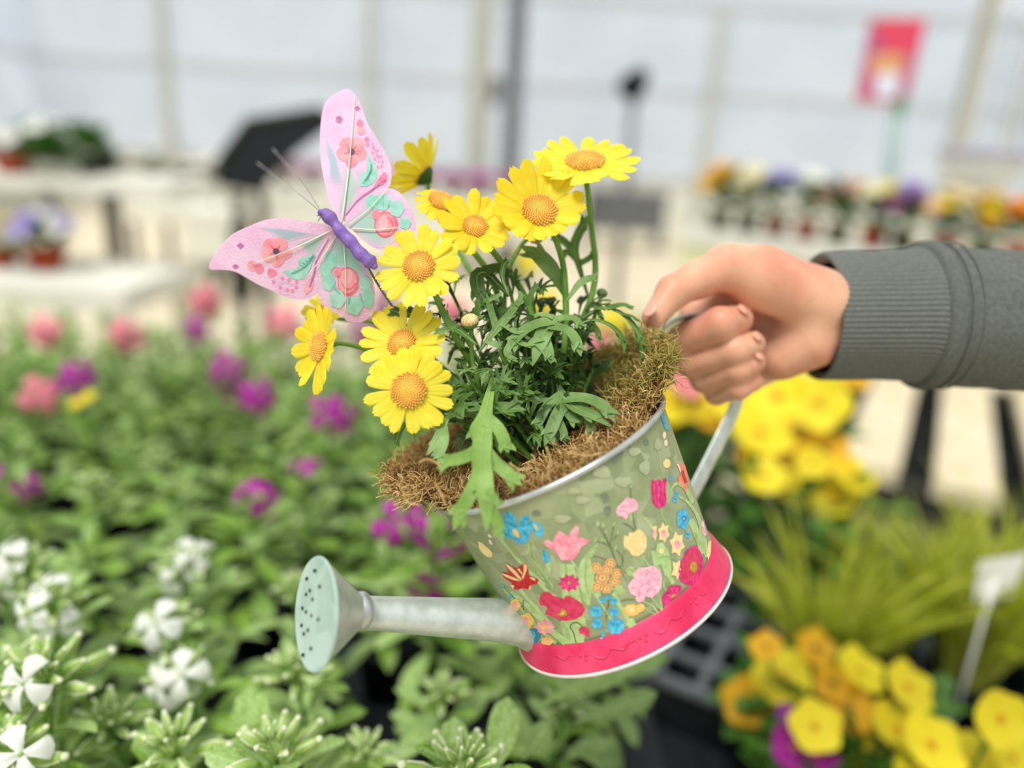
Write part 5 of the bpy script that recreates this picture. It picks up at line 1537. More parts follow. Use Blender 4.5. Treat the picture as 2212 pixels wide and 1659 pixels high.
# D: arching narrow leaves on the right
traced_leaf(D_leaf, (.2, .8, .5), [([(1255, 690, .44), (1300, 665, .437), (1345, 680, .435), (1375, 715, .434), (1388, 755, .433), (1378, 785, .433)], 24), ([(1310, 668, .437), (1345, 660, .437), (1370, 668, .437)], 22), ([(1345, 680, .435), (1365, 685, .434), (1385, 698, .434)], 14)])
traced_leaf(D_leaf, (.2, .8, .5), [([(1240, 705, .43), (1280, 692, .427), (1320, 705, .425), (1345, 735, .424), (1348, 765, .423)], 22), ([(1275, 695, .427), (1290, 715, .424), (1297, 742, .422)], 16)])
# E, F: upper leaves
traced_leaf(D_leaf2, (-.3, .5, .8), [([(1222, 640, .44), (1200, 595, .44), (1165, 555, .44), (1122, 530, .44)], 40)])
traced_leaf(D_leaf, (.2, .2, .95), [([(1270, 640, .46), (1250, 575, .46), (1240, 530, .46), (1262, 480, .46), (1270, 465, .46)], 22), ([(1243, 545, .46), (1215, 520, .46), (1195, 510, .46)], 20), ([(1250, 570, .46), (1270, 560, .46), (1285, 545, .46)], 14), ([(1245, 560, .46), (1225, 545, .46), (1215, 552, .46)], 16)])
traced_leaf(D_leaf2, (.1, .6, .8), [([(1225, 650, .43), (1250, 615, .43), (1275, 602, .43), (1290, 602, .43)], 22)])
# upper left ones, grey green and spiky
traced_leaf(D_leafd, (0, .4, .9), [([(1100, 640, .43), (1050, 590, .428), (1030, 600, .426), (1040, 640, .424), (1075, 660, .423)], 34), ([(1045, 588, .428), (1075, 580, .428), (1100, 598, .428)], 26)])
traced_leaf(D_leaf2, (.1, .3, .95), [([(1035, 760, .41), (1065, 720, .408), (1100, 680, .406), (1135, 635, .405)], 20), ([(1072, 708, .408), (1060, 670, .407), (1050, 632, .407)], 16), ([(1115, 660, .405), (1125, 640, .404), (1118, 628, .404)], 12), ([(1120, 655, .405), (1132, 650, .404)], 12), ([(1050, 735, .409), (1070, 745, .408), (1085, 745, .408)], 14), ([(1085, 698, .407), (1110, 715, .406), (1140, 715, .406)], 14), ([(1055, 650, .407), (1075, 640, .407), (1085, 632, .407)], 9)])
traced_leaf(D_leaf, (.1, .3, .95), [([(1030, 745, .405), (1000, 720, .404), (975, 705, .403), (950, 700, .403)], 18), ([(985, 712, .403), (965, 690, .403), (958, 672, .403)], 18), ([(975, 706, .403), (955, 715, .402), (938, 715, .402)], 14)])
traced_leaf(D_leaf, (0, .4, .9), [([(1100, 640, .42), (1085, 600, .42), (1090, 570, .42), (1105, 560, .42)], 14), ([(1140, 660, .42), (1150, 630, .42), (1165, 610, .42)], 14)])
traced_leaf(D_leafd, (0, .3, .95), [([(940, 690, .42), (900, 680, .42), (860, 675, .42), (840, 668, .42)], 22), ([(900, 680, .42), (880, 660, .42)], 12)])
# generated filler leaves
def gen_leaf(base, direc, L, w, rnd, m, droop):
    d = Vector(direc).normalized()
    down = -AX * 0.35 + Vector((0, 0, -0.65))
    pts = [base, base + d * L * 0.5 + AX * L * 0.05, base + d * L * 0.92 + down * (L * droop)]
    P = smooth_path(pts, 9)
    fv = (cdir(0, 0.2, 1) * 0.55 + AX * 0.8 + Vector((rnd.uniform(-.5, .5), rnd.uniform(-.5, .5), rnd.uniform(-.2, .2)))).normalized()
    b = MB()
    b.add(ribbon(P, wprof(9, w, False), fv, 0.25))
    for k, t in enumerate((0.38, 0.52, 0.66, 0.8)):
        i = int(t * 8)
        tn = (P[i + 1] - P[i - 1]).normalized()
        s = tn.cross(fv).normalized()
        for sg in (-1, 1):
            if rnd.random() < 0.15: continue
            l = L * rnd.uniform(0.22, 0.36) * (1.15 - 0.6 * abs(t - 0.55))
            dd = (tn * 0.75 + s * sg * rnd.uniform(0.6, 1.0)).normalized()
            q = [P[i], P[i] + dd * l * 0.55, P[i] + dd * l * 0.9 + tn * l * 0.25 + down * l * 0.15]
            b.add(ribbon(smooth_path(q, 5), wprof(5, w * 0.72), fv, 0.25))
            if rnd.random() < 0.6:
                q2 = [q[1], q[1] + (dd * 0.5 + s * sg * 0.8).normalized() * l * 0.35]
                b.add(ribbon(smooth_path(q2, 4), wprof(4, w * 0.36), fv, 0.2))
    return b.build('leaf', [m], daisy)
rl = random.Random(31)
n_done = 0
shoots = [(1000, 720, .425), (1050, 650, .43), (1100, 620, .44), (1150, 640, .445), (1200, 690, .445), (1240, 740, .442), (1080, 760, .42), (1140, 780, .425), (1190, 820, .428), (1010, 820, .415), (1060, 850, .415), (960, 690, .43), (1120, 700, .45), (1180, 740, .455), (980, 640, .44), (1250, 680, .455), (940, 800, .425), (1280, 800, .44), (1040, 900, .41), (1130, 890, .412), (970, 900, .415)]
for (sx, sy, sd) in shoots:
    tip = W(sx, sy, sd)
    root = PB + EX * ((sx - 1110) * 0.00010) + EY * ((sd - .425) * 0.7)
    mid = root.lerp(tip, 0.55) + AX * 0.006
    SP = smooth_path([root, mid, tip], 12)
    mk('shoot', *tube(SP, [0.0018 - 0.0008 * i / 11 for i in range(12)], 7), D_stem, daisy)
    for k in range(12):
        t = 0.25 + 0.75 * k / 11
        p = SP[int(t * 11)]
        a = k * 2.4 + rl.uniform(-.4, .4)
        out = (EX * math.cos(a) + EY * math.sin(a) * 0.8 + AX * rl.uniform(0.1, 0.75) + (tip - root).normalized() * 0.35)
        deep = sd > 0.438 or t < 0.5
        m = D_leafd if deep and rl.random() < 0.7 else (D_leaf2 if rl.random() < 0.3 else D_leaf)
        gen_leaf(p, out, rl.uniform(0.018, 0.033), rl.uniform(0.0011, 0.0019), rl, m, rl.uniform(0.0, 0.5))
        n_done += 1

# ================================================================== the butterfly pick
B_wing = mat('wing_pink', '#eec3e0', '#f5d6ea', scale=45, rough=0.6, transl=0.3, bump=0.3, bscale=700)
B_body = mat('butterfly_body', '#75549f', '#8d6cb8', scale=160, rough=0.5, bump=0.5, bscale=260, spec=0.4)
B_vein = mat('wing_vein', '#f3ecc6', '#f7ead9', scale=100, rough=0.5)
ink('bcoral', '#f595a2', '#fbbcc0', 130); ink('bpink', '#ef7fa0', '#f7a4ba', 150); ink('bmint', '#98dac4', '#bdebdb', 160); ink('bteal', '#78bdae', '#95cebf', 240)
ink('bgrey', '#c4c9d6', '#dccfe0', 120); ink('bdark', '#5d4763', '#705c78'); ink('bmauve', '#b86aa0', '#cf86b4', 400); ink('bsage', '#c3dbd0', '#dcd9de', 120); ink('brose', '#e66d80', '#f08f98', 150); ink('bdteal', '#3f8d86', '#4d9a92'); ink('bblush', '#f8b8bf', '#fbc8ca', 120)
B_ant = mat('antenna_grey', '#8b8782', '#a39e98', scale=200, rough=0.6)
BA, BB = Vector((703, 462, 0)), Vector((806, 572, 0))
def bdep(x, y):
    p = Vector((x, y, 0)); u = (BB - BA); t = max(0, min(1, (p - BA).dot(u) / u.length_squared))
    return 0.405 + 0.00012 * (p - (BA + u * t)).length
bfly = thing('butterfly_pick', 'pink fabric butterfly with floral print and purple body on a thin wire stake', 'butterfly', W(880, 720, 0.41))
def flatp(pts, lift):
    V, F = fill_poly(pts, 22)
    return [W(x, y, bdep(x, y) - lift) for x, y in V], F
def wing(name, z, pts):
    P = zp(z, pts)
    # round the outline
    Q = smooth_path([Vector((x, y, 0)) for x, y in P + [P[0]]], len(P) * 4)[:-1]
    V, F = flatp([(q.x, q.y) for q in Q], 0)
    V2 = [p + ray(740, 470) * 0.0004 for p in V]
    n = len(V)
    return mk(name, V + V2, F + [tuple(i + n for i in reversed(t)) for t in F], B_wing, bfly)
def bpr(name, z, polys, parent, step=0.00006, base=0.00022):
    b = MB(); mats = []
    for k, (ik, pts) in enumerate(polys):
        V, F = flatp(zp(z, pts), base + step * k + LIFT2[0])
        if K[ik] not in mats: mats.append(K[ik])
        b.add((V, F), mats.index(K[ik]))
    LIFT2[0] += 0.000004
    return b.build(name, mats, parent)
LIFT2 = [0.0]
def hexmix(a, b, t):
    A = [int(a[i:i + 2], 16) for i in (1, 3, 5)]; B = [int(b[i:i + 2], 16) for i in (1, 3, 5)]
    return '#%02x%02x%02x' % tuple(int(p + (q - p) * t) for p, q in zip(A, B))
def wash(z, pts, col, wing_):
    """a soft-edged patch of watercolour: nested shapes fading into the wing colour"""
    cx = sum(p[0] for p in pts) / len(pts); cy = sum(p[1] for p in pts) / len(pts)
    Ps = smooth_path([Vector((x, y, 0)) for x, y in pts + [pts[0]]], len(pts) * 3)[:-1]
    ps = []
    for i, (s, t) in enumerate(((1.0, 0.22), (0.9, 0.42), (0.8, 0.62), (0.68, 0.8), (0.52, 1.0))):
        nm = 'bw' + col[1:] + str(i)
        if nm not in K: ink(nm, hexmix('#eec3e0', col, t), hexmix('#f5d6ea', col, t), 90)
        ps.append((nm, [(cx + (q.x - cx) * s, cy + (q.y - cy) * s) for q in Ps]))
    bpr('printed_wash', z, ps, wing_, 0.00002, 0.00004)
uf = wing('fore_wing', 'B', [(1060, 1050), (1000, 940), (965, 800), (935, 640), (925, 480), (930, 330), (955, 180), (1010, 110), (1080, 65), (1150, 45), (1200, 85), (1260, 190), (1300, 310), (1360, 410), (1420, 510), (1470, 600), (1495, 690), (1490, 790), (1460, 840), (1360, 900), (1200, 1010), (1110, 1075)])
uh = wing('hind_wing', 'B', [(1090, 1070), (1250, 930), (1400, 855), (1480, 835), (1560, 870), (1640, 970), (1685, 1090), (1680, 1200), (1600, 1290), (1480, 1330), (1380, 1320), (1280, 1260), (1170, 1150)])
lf = wing('fore_wing', 'p', [(735, 492), (718, 487), (690, 482), (641, 474), (603, 471), (570, 476), (530, 492), (500, 508), (475, 535), (459, 557), (453, 581), (484, 583), (508, 587), (532, 600), (560, 616), (581, 625), (610, 639), (637, 647), (660, 647), (676, 640), (690, 626), (712, 570), (740, 505)])
lh = wing('hind_wing', 'F', [(500, 540), (420, 690), (320, 850), (275, 1050), (255, 1280), (300, 1400), (360, 1480), (470, 1525), (560, 1575), (620, 1630), (770, 1640), (860, 1590), (920, 1530), (935, 1400), (935, 1230), (900, 1090), (830, 950), (740, 800), (640, 690), (560, 570)])
# prints: upper fore wing
wash('E', [(455, 870), (520, 920), (590, 1040), (650, 1200), (700, 1400), (740, 1640), (560, 1640), (520, 1300), (470, 1050)], '#b4c4cf', uf)
wash('B', [(1115, 640), (1190, 690), (1230, 790), (1230, 860), (1190, 960), (1110, 1050), (1075, 1050), (1090, 900), (1110, 760)], '#bfd8cc', uf)
def pet5(z, cx, cy, R, wing_, k0=0.0, main='bcoral'):
    ps = []
    for k in range(5):
        a = k0 + k * 2 * math.pi / 5
        ps.append((main, ell(cx + R * 0.55 * math.cos(a), cy + R * 0.55 * math.sin(a), R * 0.46, R * 0.46, 14, 0.06, 3, k)))
    for k in range(5):
        a = k0 + k * 2 * math.pi / 5
        ps.append(('brose', stroke([(cx, cy), (cx + R * 0.55 * math.cos(a), cy + R * 0.55 * math.sin(a))], R * 0.14, R * 0.02)))
    ps.append(('bdark', ell(cx, cy, R * 0.20)))
    bpr('printed_flower', z, ps, wing_)
pet5('E', 880, 1085, 245, uf, 0.35)
bpr('printed_spot', 'E', [('bpink', ell(1015, 640, 55, 70)), ('bcoral', ell(1030, 750, 70, 75))], uf)
bpr('printed_spot', 'E', [('bpink', ell(1120, 890, 34, 42)), ('bpink', ell(1130, 960, 34, 44))], uf)
bpr('printed_spot', 'E', [('bmauve', ell(975, 400, 40, 40, 10, 0.25, 4))], uf)
bpr('printed_spot', 'E', [('bmauve', ell(680, 575, 55, 60, 12, 0.25, 5))], uf)
bpr('printed_leaf', 'E', [('bmint', [(1140, 1100), (1180, 1180), (1210, 1250), (1255, 1240), (1250, 1330), (1290, 1370), (1280, 1500), (1230, 1590), (1120, 1640), (1000, 1640), (1010, 1480), (1040, 1410), (1110, 1420), (1130, 1300)]), ('bteal', stroke([(1200, 1280), (1190, 1400), (1130, 1500), (1060, 1600)], 34, 40)), ('bdteal', stroke([(1195, 1300), (1180, 1420), (1090, 1560)], 9, 9))] + [('bdteal', stroke([(1170 - 12 * k, 1390 + 30 * k), (1215 - 10 * k, 1370 + 30 * k)], 8, 5)) for k in range(6)], uf)
for (x, y) in [(1215, 1110), (1250, 1205), (1290, 1070), (1345, 1170), (1370, 1250), (1295, 1335), (1355, 1320), (1300, 1160), (1220, 1030)]:
    bpr('printed_berry', 'E', [('bpink', ell(x, y, 16, 27, 8))], uf)
bpr('printed_stem', 'E', [('bmauve', stroke([(1210, 940), (1260, 1080), (1320, 1280)], 9, 7))], uf)
bpr('printed_petal', 'E', [('bpink', [(1240, 1640), (1280, 1560), (1340, 1480), (1400, 1410), (1450, 1450), (1450, 1530), (1390, 1620)]), ('brose', stroke([(1400, 1545), (1320, 1620)], 18, 14))], uf)
bpr('printed_vein', 'B', [('bmauve', stroke([(1450, 770), (1340, 850), (1230, 930), (1130, 1050)], 22, 8))], uf)
# upper hind wing
wash('F', [(560, 480), (750, 300), (870, 230), (1000, 300), (1200, 400), (1200, 640), (1050, 740), (900, 720), (700, 560)], '#b5d6c6', uh)
bpr('printed_petals', 'F', [('bmint', ell(890, 200, 70, 90, 16, 0.08)), ('bmint', ell(1025, 200, 110, 100, 18, 0.08)), ('bmint', ell(1200, 280, 85, 100, 16, 0.08)), ('bmint', ell(1300, 450, 70, 75, 14, 0.08)), ('bteal', stroke([(880, 220), (930, 300)], 8, 5)), ('bteal', stroke([(1120, 180), (1090, 270)], 8, 5)), ('bteal', stroke([(1040, 120), (1040, 290)], 5, 5))], uh)
bpr('printed_rose', 'F', [('brose', ell(1070, 470, 142, 158, 20, 0.03, 3)), ('bcoral', ell(1062, 470, 118, 134)), ('bblush', ell(1035, 450, 62, 92)), ('brose', stroke([(1090, 380), (1150, 440), (1140, 520), (1090, 570)], 26, 10)), ('bcoral', ell(955, 350, 55, 60))], uh)
# lower fore wing
wash('G', [(820, 375), (1100, 380), (1400, 420), (1700, 470), (1850, 480), (1500, 560), (1250, 620), (1100, 480)], '#b7c8d2', lf)
wash('G', [(1420, 640), (1700, 540), (1950, 450), (1900, 600), (1780, 790), (1640, 820), (1580, 700)], '#b9d3cb', lf)
pet5('G', 1150, 760, 245, lf, 0.2)
bpr('printed_spot', 'G', [('bmauve', ell(585, 670, 52, 42, 12, 0.25, 4))], lf)
bpr('printed_spot', 'G', [('bmauve', ell(505, 1000, 48, 34, 12, 0.25, 4))], lf)
bpr('printed_spot', 'G', [('bcoral', ell(770, 990, 75, 85)), ('bpink', ell(880, 1030, 75, 80))], lf)
bpr('printed_spot', 'G', [('bpink', ell(1080, 1100, 75, 70, 14, 0.1, 3))], lf)
bpr('printed_leaf', 'G', [('bmint', [(1260, 1075), (1400, 1050), (1510, 1020), (1500, 900), (1560, 850), (1660, 830), (1780, 790), (1740, 900), (1700, 1020), (1620, 1180), (1500, 1210), (1370, 1180)]), ('bteal', stroke([(1760, 820), (1640, 980), (1480, 1090), (1380, 1120)], 60, 30)), ('bdteal', stroke([(1750, 830), (1620, 1000), (1420, 1110)], 10, 8))] + [('bdteal', stroke([(1700 - 45 * k, 890 + 36 * k), (1660 - 45 * k, 860 + 40 * k)], 9, 6)) for k in range(6)], lf)
for (x, y) in [(1110, 1245), (1250, 1185), (1350, 1215), (1215, 1335), (1330, 1370), (1415, 1385), (1475, 1245), (1470, 1330)]:
    bpr('printed_berry', 'G', [('bpink', ell(x, y, 28, 26, 8))], lf)
bpr('printed_stem', 'G', [('bgrey', stroke([(1190, 1280), (1300, 1250), (1430, 1290)], 9, 9))], lf)
bpr('printed_petal', 'G', [('bcoral', [(1590, 1380), (1650, 1260), (1720, 1180), (1750, 1260), (1710, 1380), (1620, 1450)]), ('bmauve', stroke([(1690, 1330), (1760, 1100), (1800, 900), (1990, 560)], 30, 18))], lf)
# lower hind wing
wash('F', [(440, 620), (560, 620), (680, 760), (800, 940), (880, 1090), (760, 1130), (640, 1000), (480, 980), (340, 930), (380, 760)], '#abd8c8', lh)
bpr('printed_petals', 'F', [('bmint', [(350, 790), (470, 790), (480, 960), (430, 1000), (330, 960)]), ('bmint', ell(350, 1000, 72, 95, 16, 0.08)), ('bmint', ell(380, 1150, 80, 110, 16, 0.08)), ('bmint', ell(490, 1360, 95, 110, 16, 0.08)), ('bmint', ell(690, 1440, 98, 110, 16, 0.08)), ('bmint', ell(850, 1340, 82, 125, 16, 0.08)), ('bmint', ell(820, 1170, 75, 80, 14, 0.08)), ('bteal', stroke([(440, 1200), (520, 1300)], 40, 14)), ('bteal', stroke([(640, 1330), (620, 1420)], 24, 8)), ('bteal', stroke([(760, 1300), (790, 1400)], 24, 8))], lh)
bpr('printed_rose', 'F', [('brose', ell(620, 1150, 132, 172, 20, 0.03, 3)), ('bcoral', ell(612, 1145, 110, 150)), ('bblush', ell(600, 1090, 72, 92)), ('brose', stroke([(540, 1170), (590, 1240), (660, 1230), (710, 1170)], 14, 26)), ('bcoral', ell(490, 1040, 50, 50))], lh)
# body, veins, stake
pts = [(694, 460), (703, 463), (714, 472), (724, 484), (738, 503), (752, 517), (764, 530), (776, 546), (788, 556), (800, 566), (808, 574)]
rr_ = [8, 15, 15, 11, 14, 15, 13, 15, 14, 16, 9]
P = smooth_path([W(x, y, 0.3985) for x, y in pts], 40)
R_ = [float(np.interp(i / 39 * 10, range(11), rr_)) * 0.4 / FPX * (1 + 0.06 * math.sin(i * 0.9 + 1)) for i in range(40)]
bb = MB(); bb.add(tube(P, R_, 18)); bb.add(ball(P[0], R_[0]), 0); bb.add(ball(P[-1], R_[-1]), 0)
bdy = bb.build('body', [B_body], bfly)
for (x, y, q) in ((556, 352, 0.53), (590, 322, 0.53)):
    mk('antenna', *tube(smooth_path([W(696, 460, 0.398), W((x + 700) / 2 + 8, (y + 458) / 2 + 6, 0.455), W(x, y, q)], 10), [0.00028] * 9 + [0.0005], 6), B_ant, bfly)
for k, (x, y) in enumerate([(684, 466), (687, 478), (688, 455)]):
    mk('antenna_wire', *tube([W(695, 464, 0.394), W(x, y, 0.392)], 0.00025, 5), M_grey, bfly)
for a, c, w0, w1, par in [((738, 482), (766, 207), 4.2, 1.6, uf), ((735, 488), (540, 572), 4.0, 1.4, lf), ((762, 494), (862, 491), 3.6, 2.0, uh), ((736, 492), (655, 606), 3.6, 1.4, lf), ((741, 500), (746, 680), 2.4, 1.4, lh), ((752, 487), (838, 405), 2.2, 1.2, uf)]:
    m1 = ((a[0] + c[0]) / 2 + 3, (a[1] + c[1]) / 2 + 4)
    Q = smooth_path([W(x, y, bdep(x, y) - 0.0016) for x, y in (a, m1, c)], 12)
    mk('wing_rib', *tube(Q, [(w0 + (w1 - w0) * i / 11) * 0.5 * 0.41 / FPX for i in range(12)], 6), B_vein, par)
mk('wire_stake', *tube(smooth_path([W(792, 572, 0.408), W(815, 612, 0.416), W(850, 665, 0.425), W(905, 740, 0.43), W(1000, 900, 0.43), W(1040, 960, 0.43)], 20), 0.0007, 6), M_grey, bfly)
# ================================================================== the hand that holds the can
def surface_nets(F, org, h):
    nx, ny, nz = F.shape
    ins = F < 0
    cells = np.zeros((nx - 1, ny - 1, nz - 1), dtype=np.int32)
    for dx in (0, 1):
        for dy in (0, 1):
            for dz in (0, 1):
                cells += ins[dx:nx - 1 + dx, dy:ny - 1 + dy, dz:nz - 1 + dz]
    act = (cells > 0) & (cells < 8)
    I = np.argwhere(act)
    idx = -np.ones(act.shape, dtype=np.int64)
    idx[act] = np.arange(len(I))
    acc = np.zeros((len(I), 3)); cnt = np.zeros(len(I))
    for a in range(3):
        o1, o2 = [i for i in range(3) if i != a]
        for u in (0, 1):
            for w in (0, 1):
                p0 = I.copy(); p0[:, o1] += u; p0[:, o2] += w
                p1 = p0.copy(); p1[:, a] += 1
                f0 = F[tuple(p0.T)]; f1 = F[tuple(p1.T)]
                m = (f0 < 0) != (f1 < 0)
                t = np.where(m, f0 / np.where(m, f0 - f1, 1), 0)
                pt = p0.astype(float); pt[:, a] += t
                acc[m] += pt[m]; cnt[m] += 1
    V = acc / cnt[:, None] * h + org
    Q = []
    for a in range(3):
        o1, o2 = (a + 1) % 3, (a + 2) % 3
        s0 = [slice(0, n) for n in F.shape]; s1 = [slice(0, n) for n in F.shape]
        s0[a] = slice(0, F.shape[a] - 1); s1[a] = slice(1, F.shape[a])
        ch = ins[tuple(s0)] != ins[tuple(s1)]
        E = np.argwhere(ch)
        ok = (E[:, o1] > 0) & (E[:, o2] > 0) & (E[:, o1] < F.shape[o1] - 1) & (E[:, o2] < F.shape[o2] - 1)
        E = E[ok]
        def cid(d1, d2):
            c = E.copy(); c[:, o1] += d1; c[:, o2] += d2
            return idx[tuple(c.T)]
        q = np.stack([cid(-1, -1), cid(0, -1), cid(0, 0), cid(-1, 0)], 1)
        flip = ~ins[tuple(E.T)]
        q[flip] = q[flip][:, ::-1]
        Q.append(q)
    return V, np.concatenate(Q)
HS = 0.0011
lo = np.array(C(1330, 900, 0.60)); hi = np.array(C(1330, 900, 0.60))
LO = np.array([0.070, -0.045, -0.625]); HI = np.array([0.335, 0.105, -0.405])
NX = tuple(int((HI[i] - LO[i]) / HS) for i in range(3))
gx, gy, gz = [LO[i] + HS * np.arange(NX[i]) for i in range(3)]
GX, GY, GZ = np.meshgrid(gx, gy, gz, indexing='ij')
GX = GX.astype(np.float32); GY = GY.astype(np.float32); GZ = GZ.astype(np.float32)
def cone(a, ra, b, rb, sq=1.0):
    """round cone between two (px, py, depth) joints, radii in pixels at depth 0.5"""
    A = np.array(C(*a)); B = np.array(C(*b))
    ra *= 0.5 / FPX; rb *= 0.5 / FPX
    d = B - A; L2 = float(d @ d)
    t = np.clip(((GX - A[0]) * d[0] + (GY - A[1]) * d[1] + (GZ - A[2]) * d[2]) / L2, 0, 1)
    return np.sqrt((GX - A[0] - t * d[0]) ** 2 + (GY - A[1] - t * d[1]) ** 2 + ((GZ - A[2] - t * d[2]) / sq) ** 2) - (ra + (rb - ra) * t)
def smin(a, b, k):
    h = np.clip(0.5 + 0.5 * (b - a) / k, 0, 1)
    return b + (a - b) * h - k * h * (1 - h)
palm = smin(cone((1830, 680, .515), 88, (1650, 655, .53), 78), cone((1830, 690, .515), 86, (1670, 760, .525), 60), 0.014)
palm = smin(palm, cone((1830, 685, .515), 92, (2010, 690, .515), 86), 0.012)
thenar = cone((1770, 650, .492), 70, (1640, 600, .488), 62)
thenar = smin(thenar, cone((1640, 600, .488), 60, (1570, 578, .484), 43), 0.012)
thumb = smin(cone((1572, 577, .484), 42, (1510, 602, .476), 37), cone((1510, 602, .476), 37, (1455, 630, .470), 34), 0.006)
thumb = smin(thumb, cone((1455, 630, .470), 33, (1412, 686, .464), 25), 0.004)
thumb = smin(thenar, thumb, 0.010)
body_h = smin(palm, thumb, 0.010)
hypo = cone((1750, 735, .500), 62, (1690, 770, .508), 50)
body_h = smin(body_h, cone((1600, 625, .520), 46, (1492, 676, .517), 26), 0.006)
body_h = smin(body_h, hypo, 0.012)
fingers = [
    ((1620, 620, .555), 35, (1470, 735, .492), 33, (1556, 700, .474), 35, (1596, 690, .486), 30),
    ((1650, 680, .565), 35, (1490, 785, .496), 30, (1585, 757, .477), 30, (1626, 742, .487), 26),
    ((1665, 740, .565), 33, (1518, 820, .501), 28, (1592, 798, .482), 28, (1630, 782, .490), 24),
    ((1665, 800, .555), 29, (1548, 852, .505), 24, (1596, 838, .488), 24, (1628, 824, .494), 21)]
F_all = body_h
prox = None
for (a, ra, b, rb, c, rc, d, rd_) in fingers:
    F_all = smin(F_all, cone(a, ra, b, rb), 0.006)
for (a, ra, b, rb, c, rc, d, rd_) in fingers:
    fg = smin(cone(b, rb, c, rc), cone(c, rc, d, rd_), 0.003)
    F_all = smin(F_all, fg, 0.0014)
V, Q = surface_nets(F_all, LO + 0.0, HS)
# light smoothing
V = np.asarray(V)
for it in range(3):
    acc = np.zeros_like(V); cnt = np.zeros(len(V))
    for i in range(4):
        j = (i + 1) % 4
        np.add.at(acc, Q[:, i], V[Q[:, j]]); np.add.at(cnt, Q[:, i], 1)
        np.add.at(acc, Q[:, j], V[Q[:, i]]); np.add.at(cnt, Q[:, j], 1)
    V = V * 0.5 + 0.5 * acc / cnt[:, None]
VW = V @ np.array(CR).T + np.array(CPOS)
M_skin = mat('skin', '#d08d72', '#e4b294', scale=22, rough=0.48, sss=0.12, bump=0.12, bscale=420, spec=0.4, detail=5)
M_nail = mat('nail', '#d99c86', '#e3ad98', scale=60, rough=0.3, sss=0.1)
person = thing('person', 'hand reaching in from the side in a grey sweatshirt sleeve, gripping the can handle', 'person', W(2300, 690, 0.515))
hand = mk('hand', VW, Q.tolist(), M_skin, person, label='bare right hand with thumb on top of the handle')
def nail(px_, py_, d, n, x, a, b):
    F = frame_from(cdir(*n), cdir(*x))
    p = W(px_, py_, d)
    mk('fingernail', *ball(p, a, b, 0.0012, 14, 8, F), M_nail, hand)
nail(1406, 668, 0.4508, (-.55, .45, .72), (-.62, -.78, 0.0), 0.0058, 0.0040)
nail(1606, 668, 0.4735, (.55, .5, .66), (.9, -.3, -.3), 0.0045, 0.0038)
nail(1637, 726, 0.4765, (.5, .45, .74), (.9, -.2, -.4), 0.0042, 0.0036)
nail(1640, 768, 0.4800, (.5, .45, .74), (.9, -.2, -.4), 0.0038, 0.0033)

# ------------------------------------------------------------------ sleeve
M_cuff = mat('ribbed_cuff', '#61645f', '#6d706a', scale=500, rough=0.9, bump=0.25, bscale=900)
M_sleeve = mat('sweatshirt', '#585b56', '#666963', scale=350, rough=0.92, bump=0.4, bscale=700)
def ring(cx, cy, d, ry_px, rz, n, rib=0, amp=0.0, tilt=0.0):
    c = C(cx, cy, d)
    ry = ry_px * d / FPX
    out = []
    for k in range(n):
        th = 2 * math.pi * k / n
        rr = 1 + (amp * (1 if rib == 0 else math.cos(rib * th)))
        p = c + Vector((tilt * math.sin(th) * ry, math.sin(th) * ry * rr, math.cos(th) * rz * rr))
        out.append(CM @ p)
    return out
def rings_mesh(R):
    n = len(R[0]); v = [p for r in R for p in r]
    f = [(i * n + k, i * n + (k + 1) % n, (i + 1) * n + (k + 1) % n, (i + 1) * n + k) for i in range(len(R) - 1) for k in range(n)]
    return v, f
NS = 480
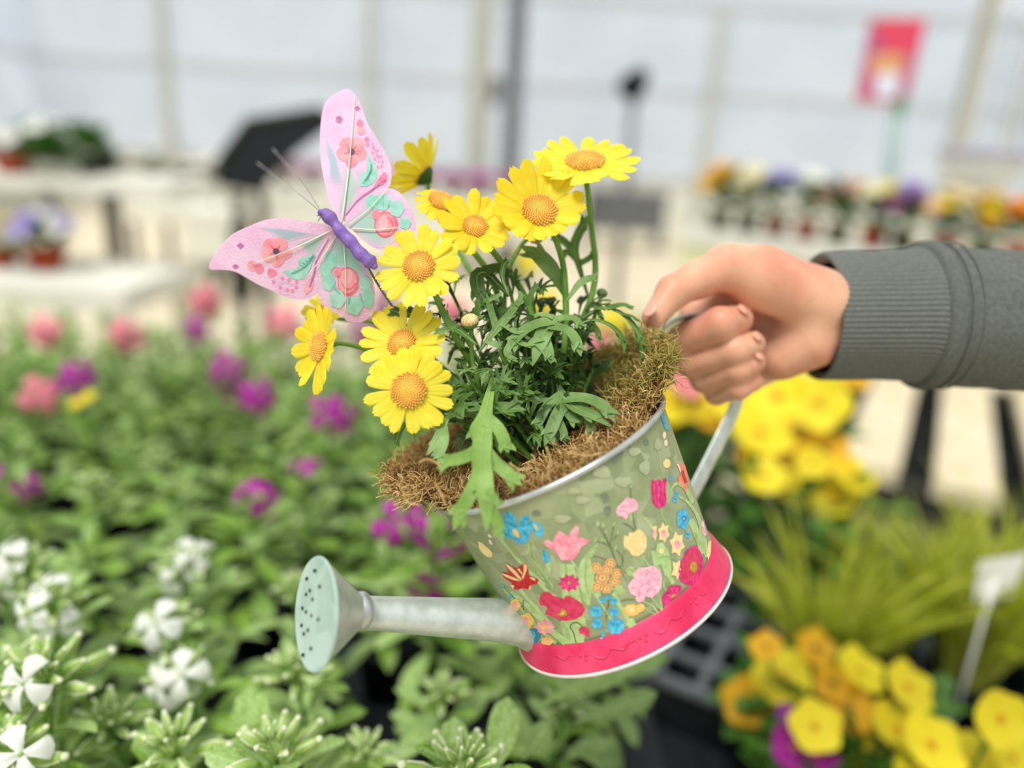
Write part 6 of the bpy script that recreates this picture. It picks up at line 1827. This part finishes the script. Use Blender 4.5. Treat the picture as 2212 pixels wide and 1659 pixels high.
cuff = [ring(1782, 686, .515, 118, .037, NS, 80, 0.0), ring(1768, 685, .515, 126, .0395, NS, 80, 0.0), ring(1764, 684, .515, 134, .042, NS, 80, .004), ring(1772, 683, .515, 137, .0425, NS, 80, .010),
        ring(1830, 682, .515, 138, .0430, NS, 80, .012), ring(1890, 682, .514, 137, .0430, NS, 80, .012), ring(1945, 681, .513, 140, .0435, NS, 80, .012), ring(1978, 682, .512, 147, .0445, NS, 80, .008), ring(1990, 682, .512, 150, .045, NS, 80, 0.0)]
person_cuff = mk('ribbed_cuff', *rings_mesh(cuff), M_cuff, person, label='ribbed grey sleeve cuff')
N2 = 96
sl = []
for (x, y, d, r, rz_) in [(1972, 682, .512, 146, .0445), (1976, 682, .512, 158, .0475), (1990, 681, .512, 162, .0485), (2004, 682, .512, 158, .0475), (2010, 682, .512, 152, .046), (2018, 682, .512, 156, .047), (2032, 683, .511, 155, .047), (2040, 684, .511, 150, .046), (2060, 686, .511, 150, .047), (2110, 690, .510, 150, .048),
                          (2170, 694, .509, 152, .049), (2230, 697, .508, 154, .050), (2320, 700, .507, 160, .052), (2440, 702, .506, 168, .055), (2580, 704, .505, 176, .058), (2760, 700, .512, 186, .061), (2930, 690, .53, 192, .064), (3120, 655, .56, 196, .067), (3330, 600, .60, 205, .074), (3520, 550, .64, 215, .082)]:
    sl.append(ring(x, y, d, r, rz_, N2))
rn = random.Random(2)
for i, R in enumerate(sl):
    if i > 8:
        for k in range(N2):
            p = R[k]
            w = 0.0022 * mnoise.noise(p * 28) + 0.0009 * math.sin(k * 0.5 + i * 1.3)
            c = sum(R, Vector()) / N2
            R[k] = p + (p - c).normalized() * w
end = sum(sl[-1], Vector()) / N2
v, f = rings_mesh(sl)
v.append(end)
f += [((len(sl) - 1) * N2 + k, (len(sl) - 1) * N2 + (k + 1) % N2, len(v) - 1) for k in range(N2)]
slo = mk('sleeve', v, f, M_sleeve, person, label='grey sweatshirt sleeve')
ss = slo.modifiers.new('smooth', 'SUBSURF'); ss.levels = 1; ss.render_levels = 2
for x, rr in ((2014, 157), (2036, 157)):
    R = ring(x, 682, .5115, rr, rr * .000302, 96)
    mk('seam', *tube(R + [R[0]], 0.0006, 5, cap=False), M_cuff, slo)
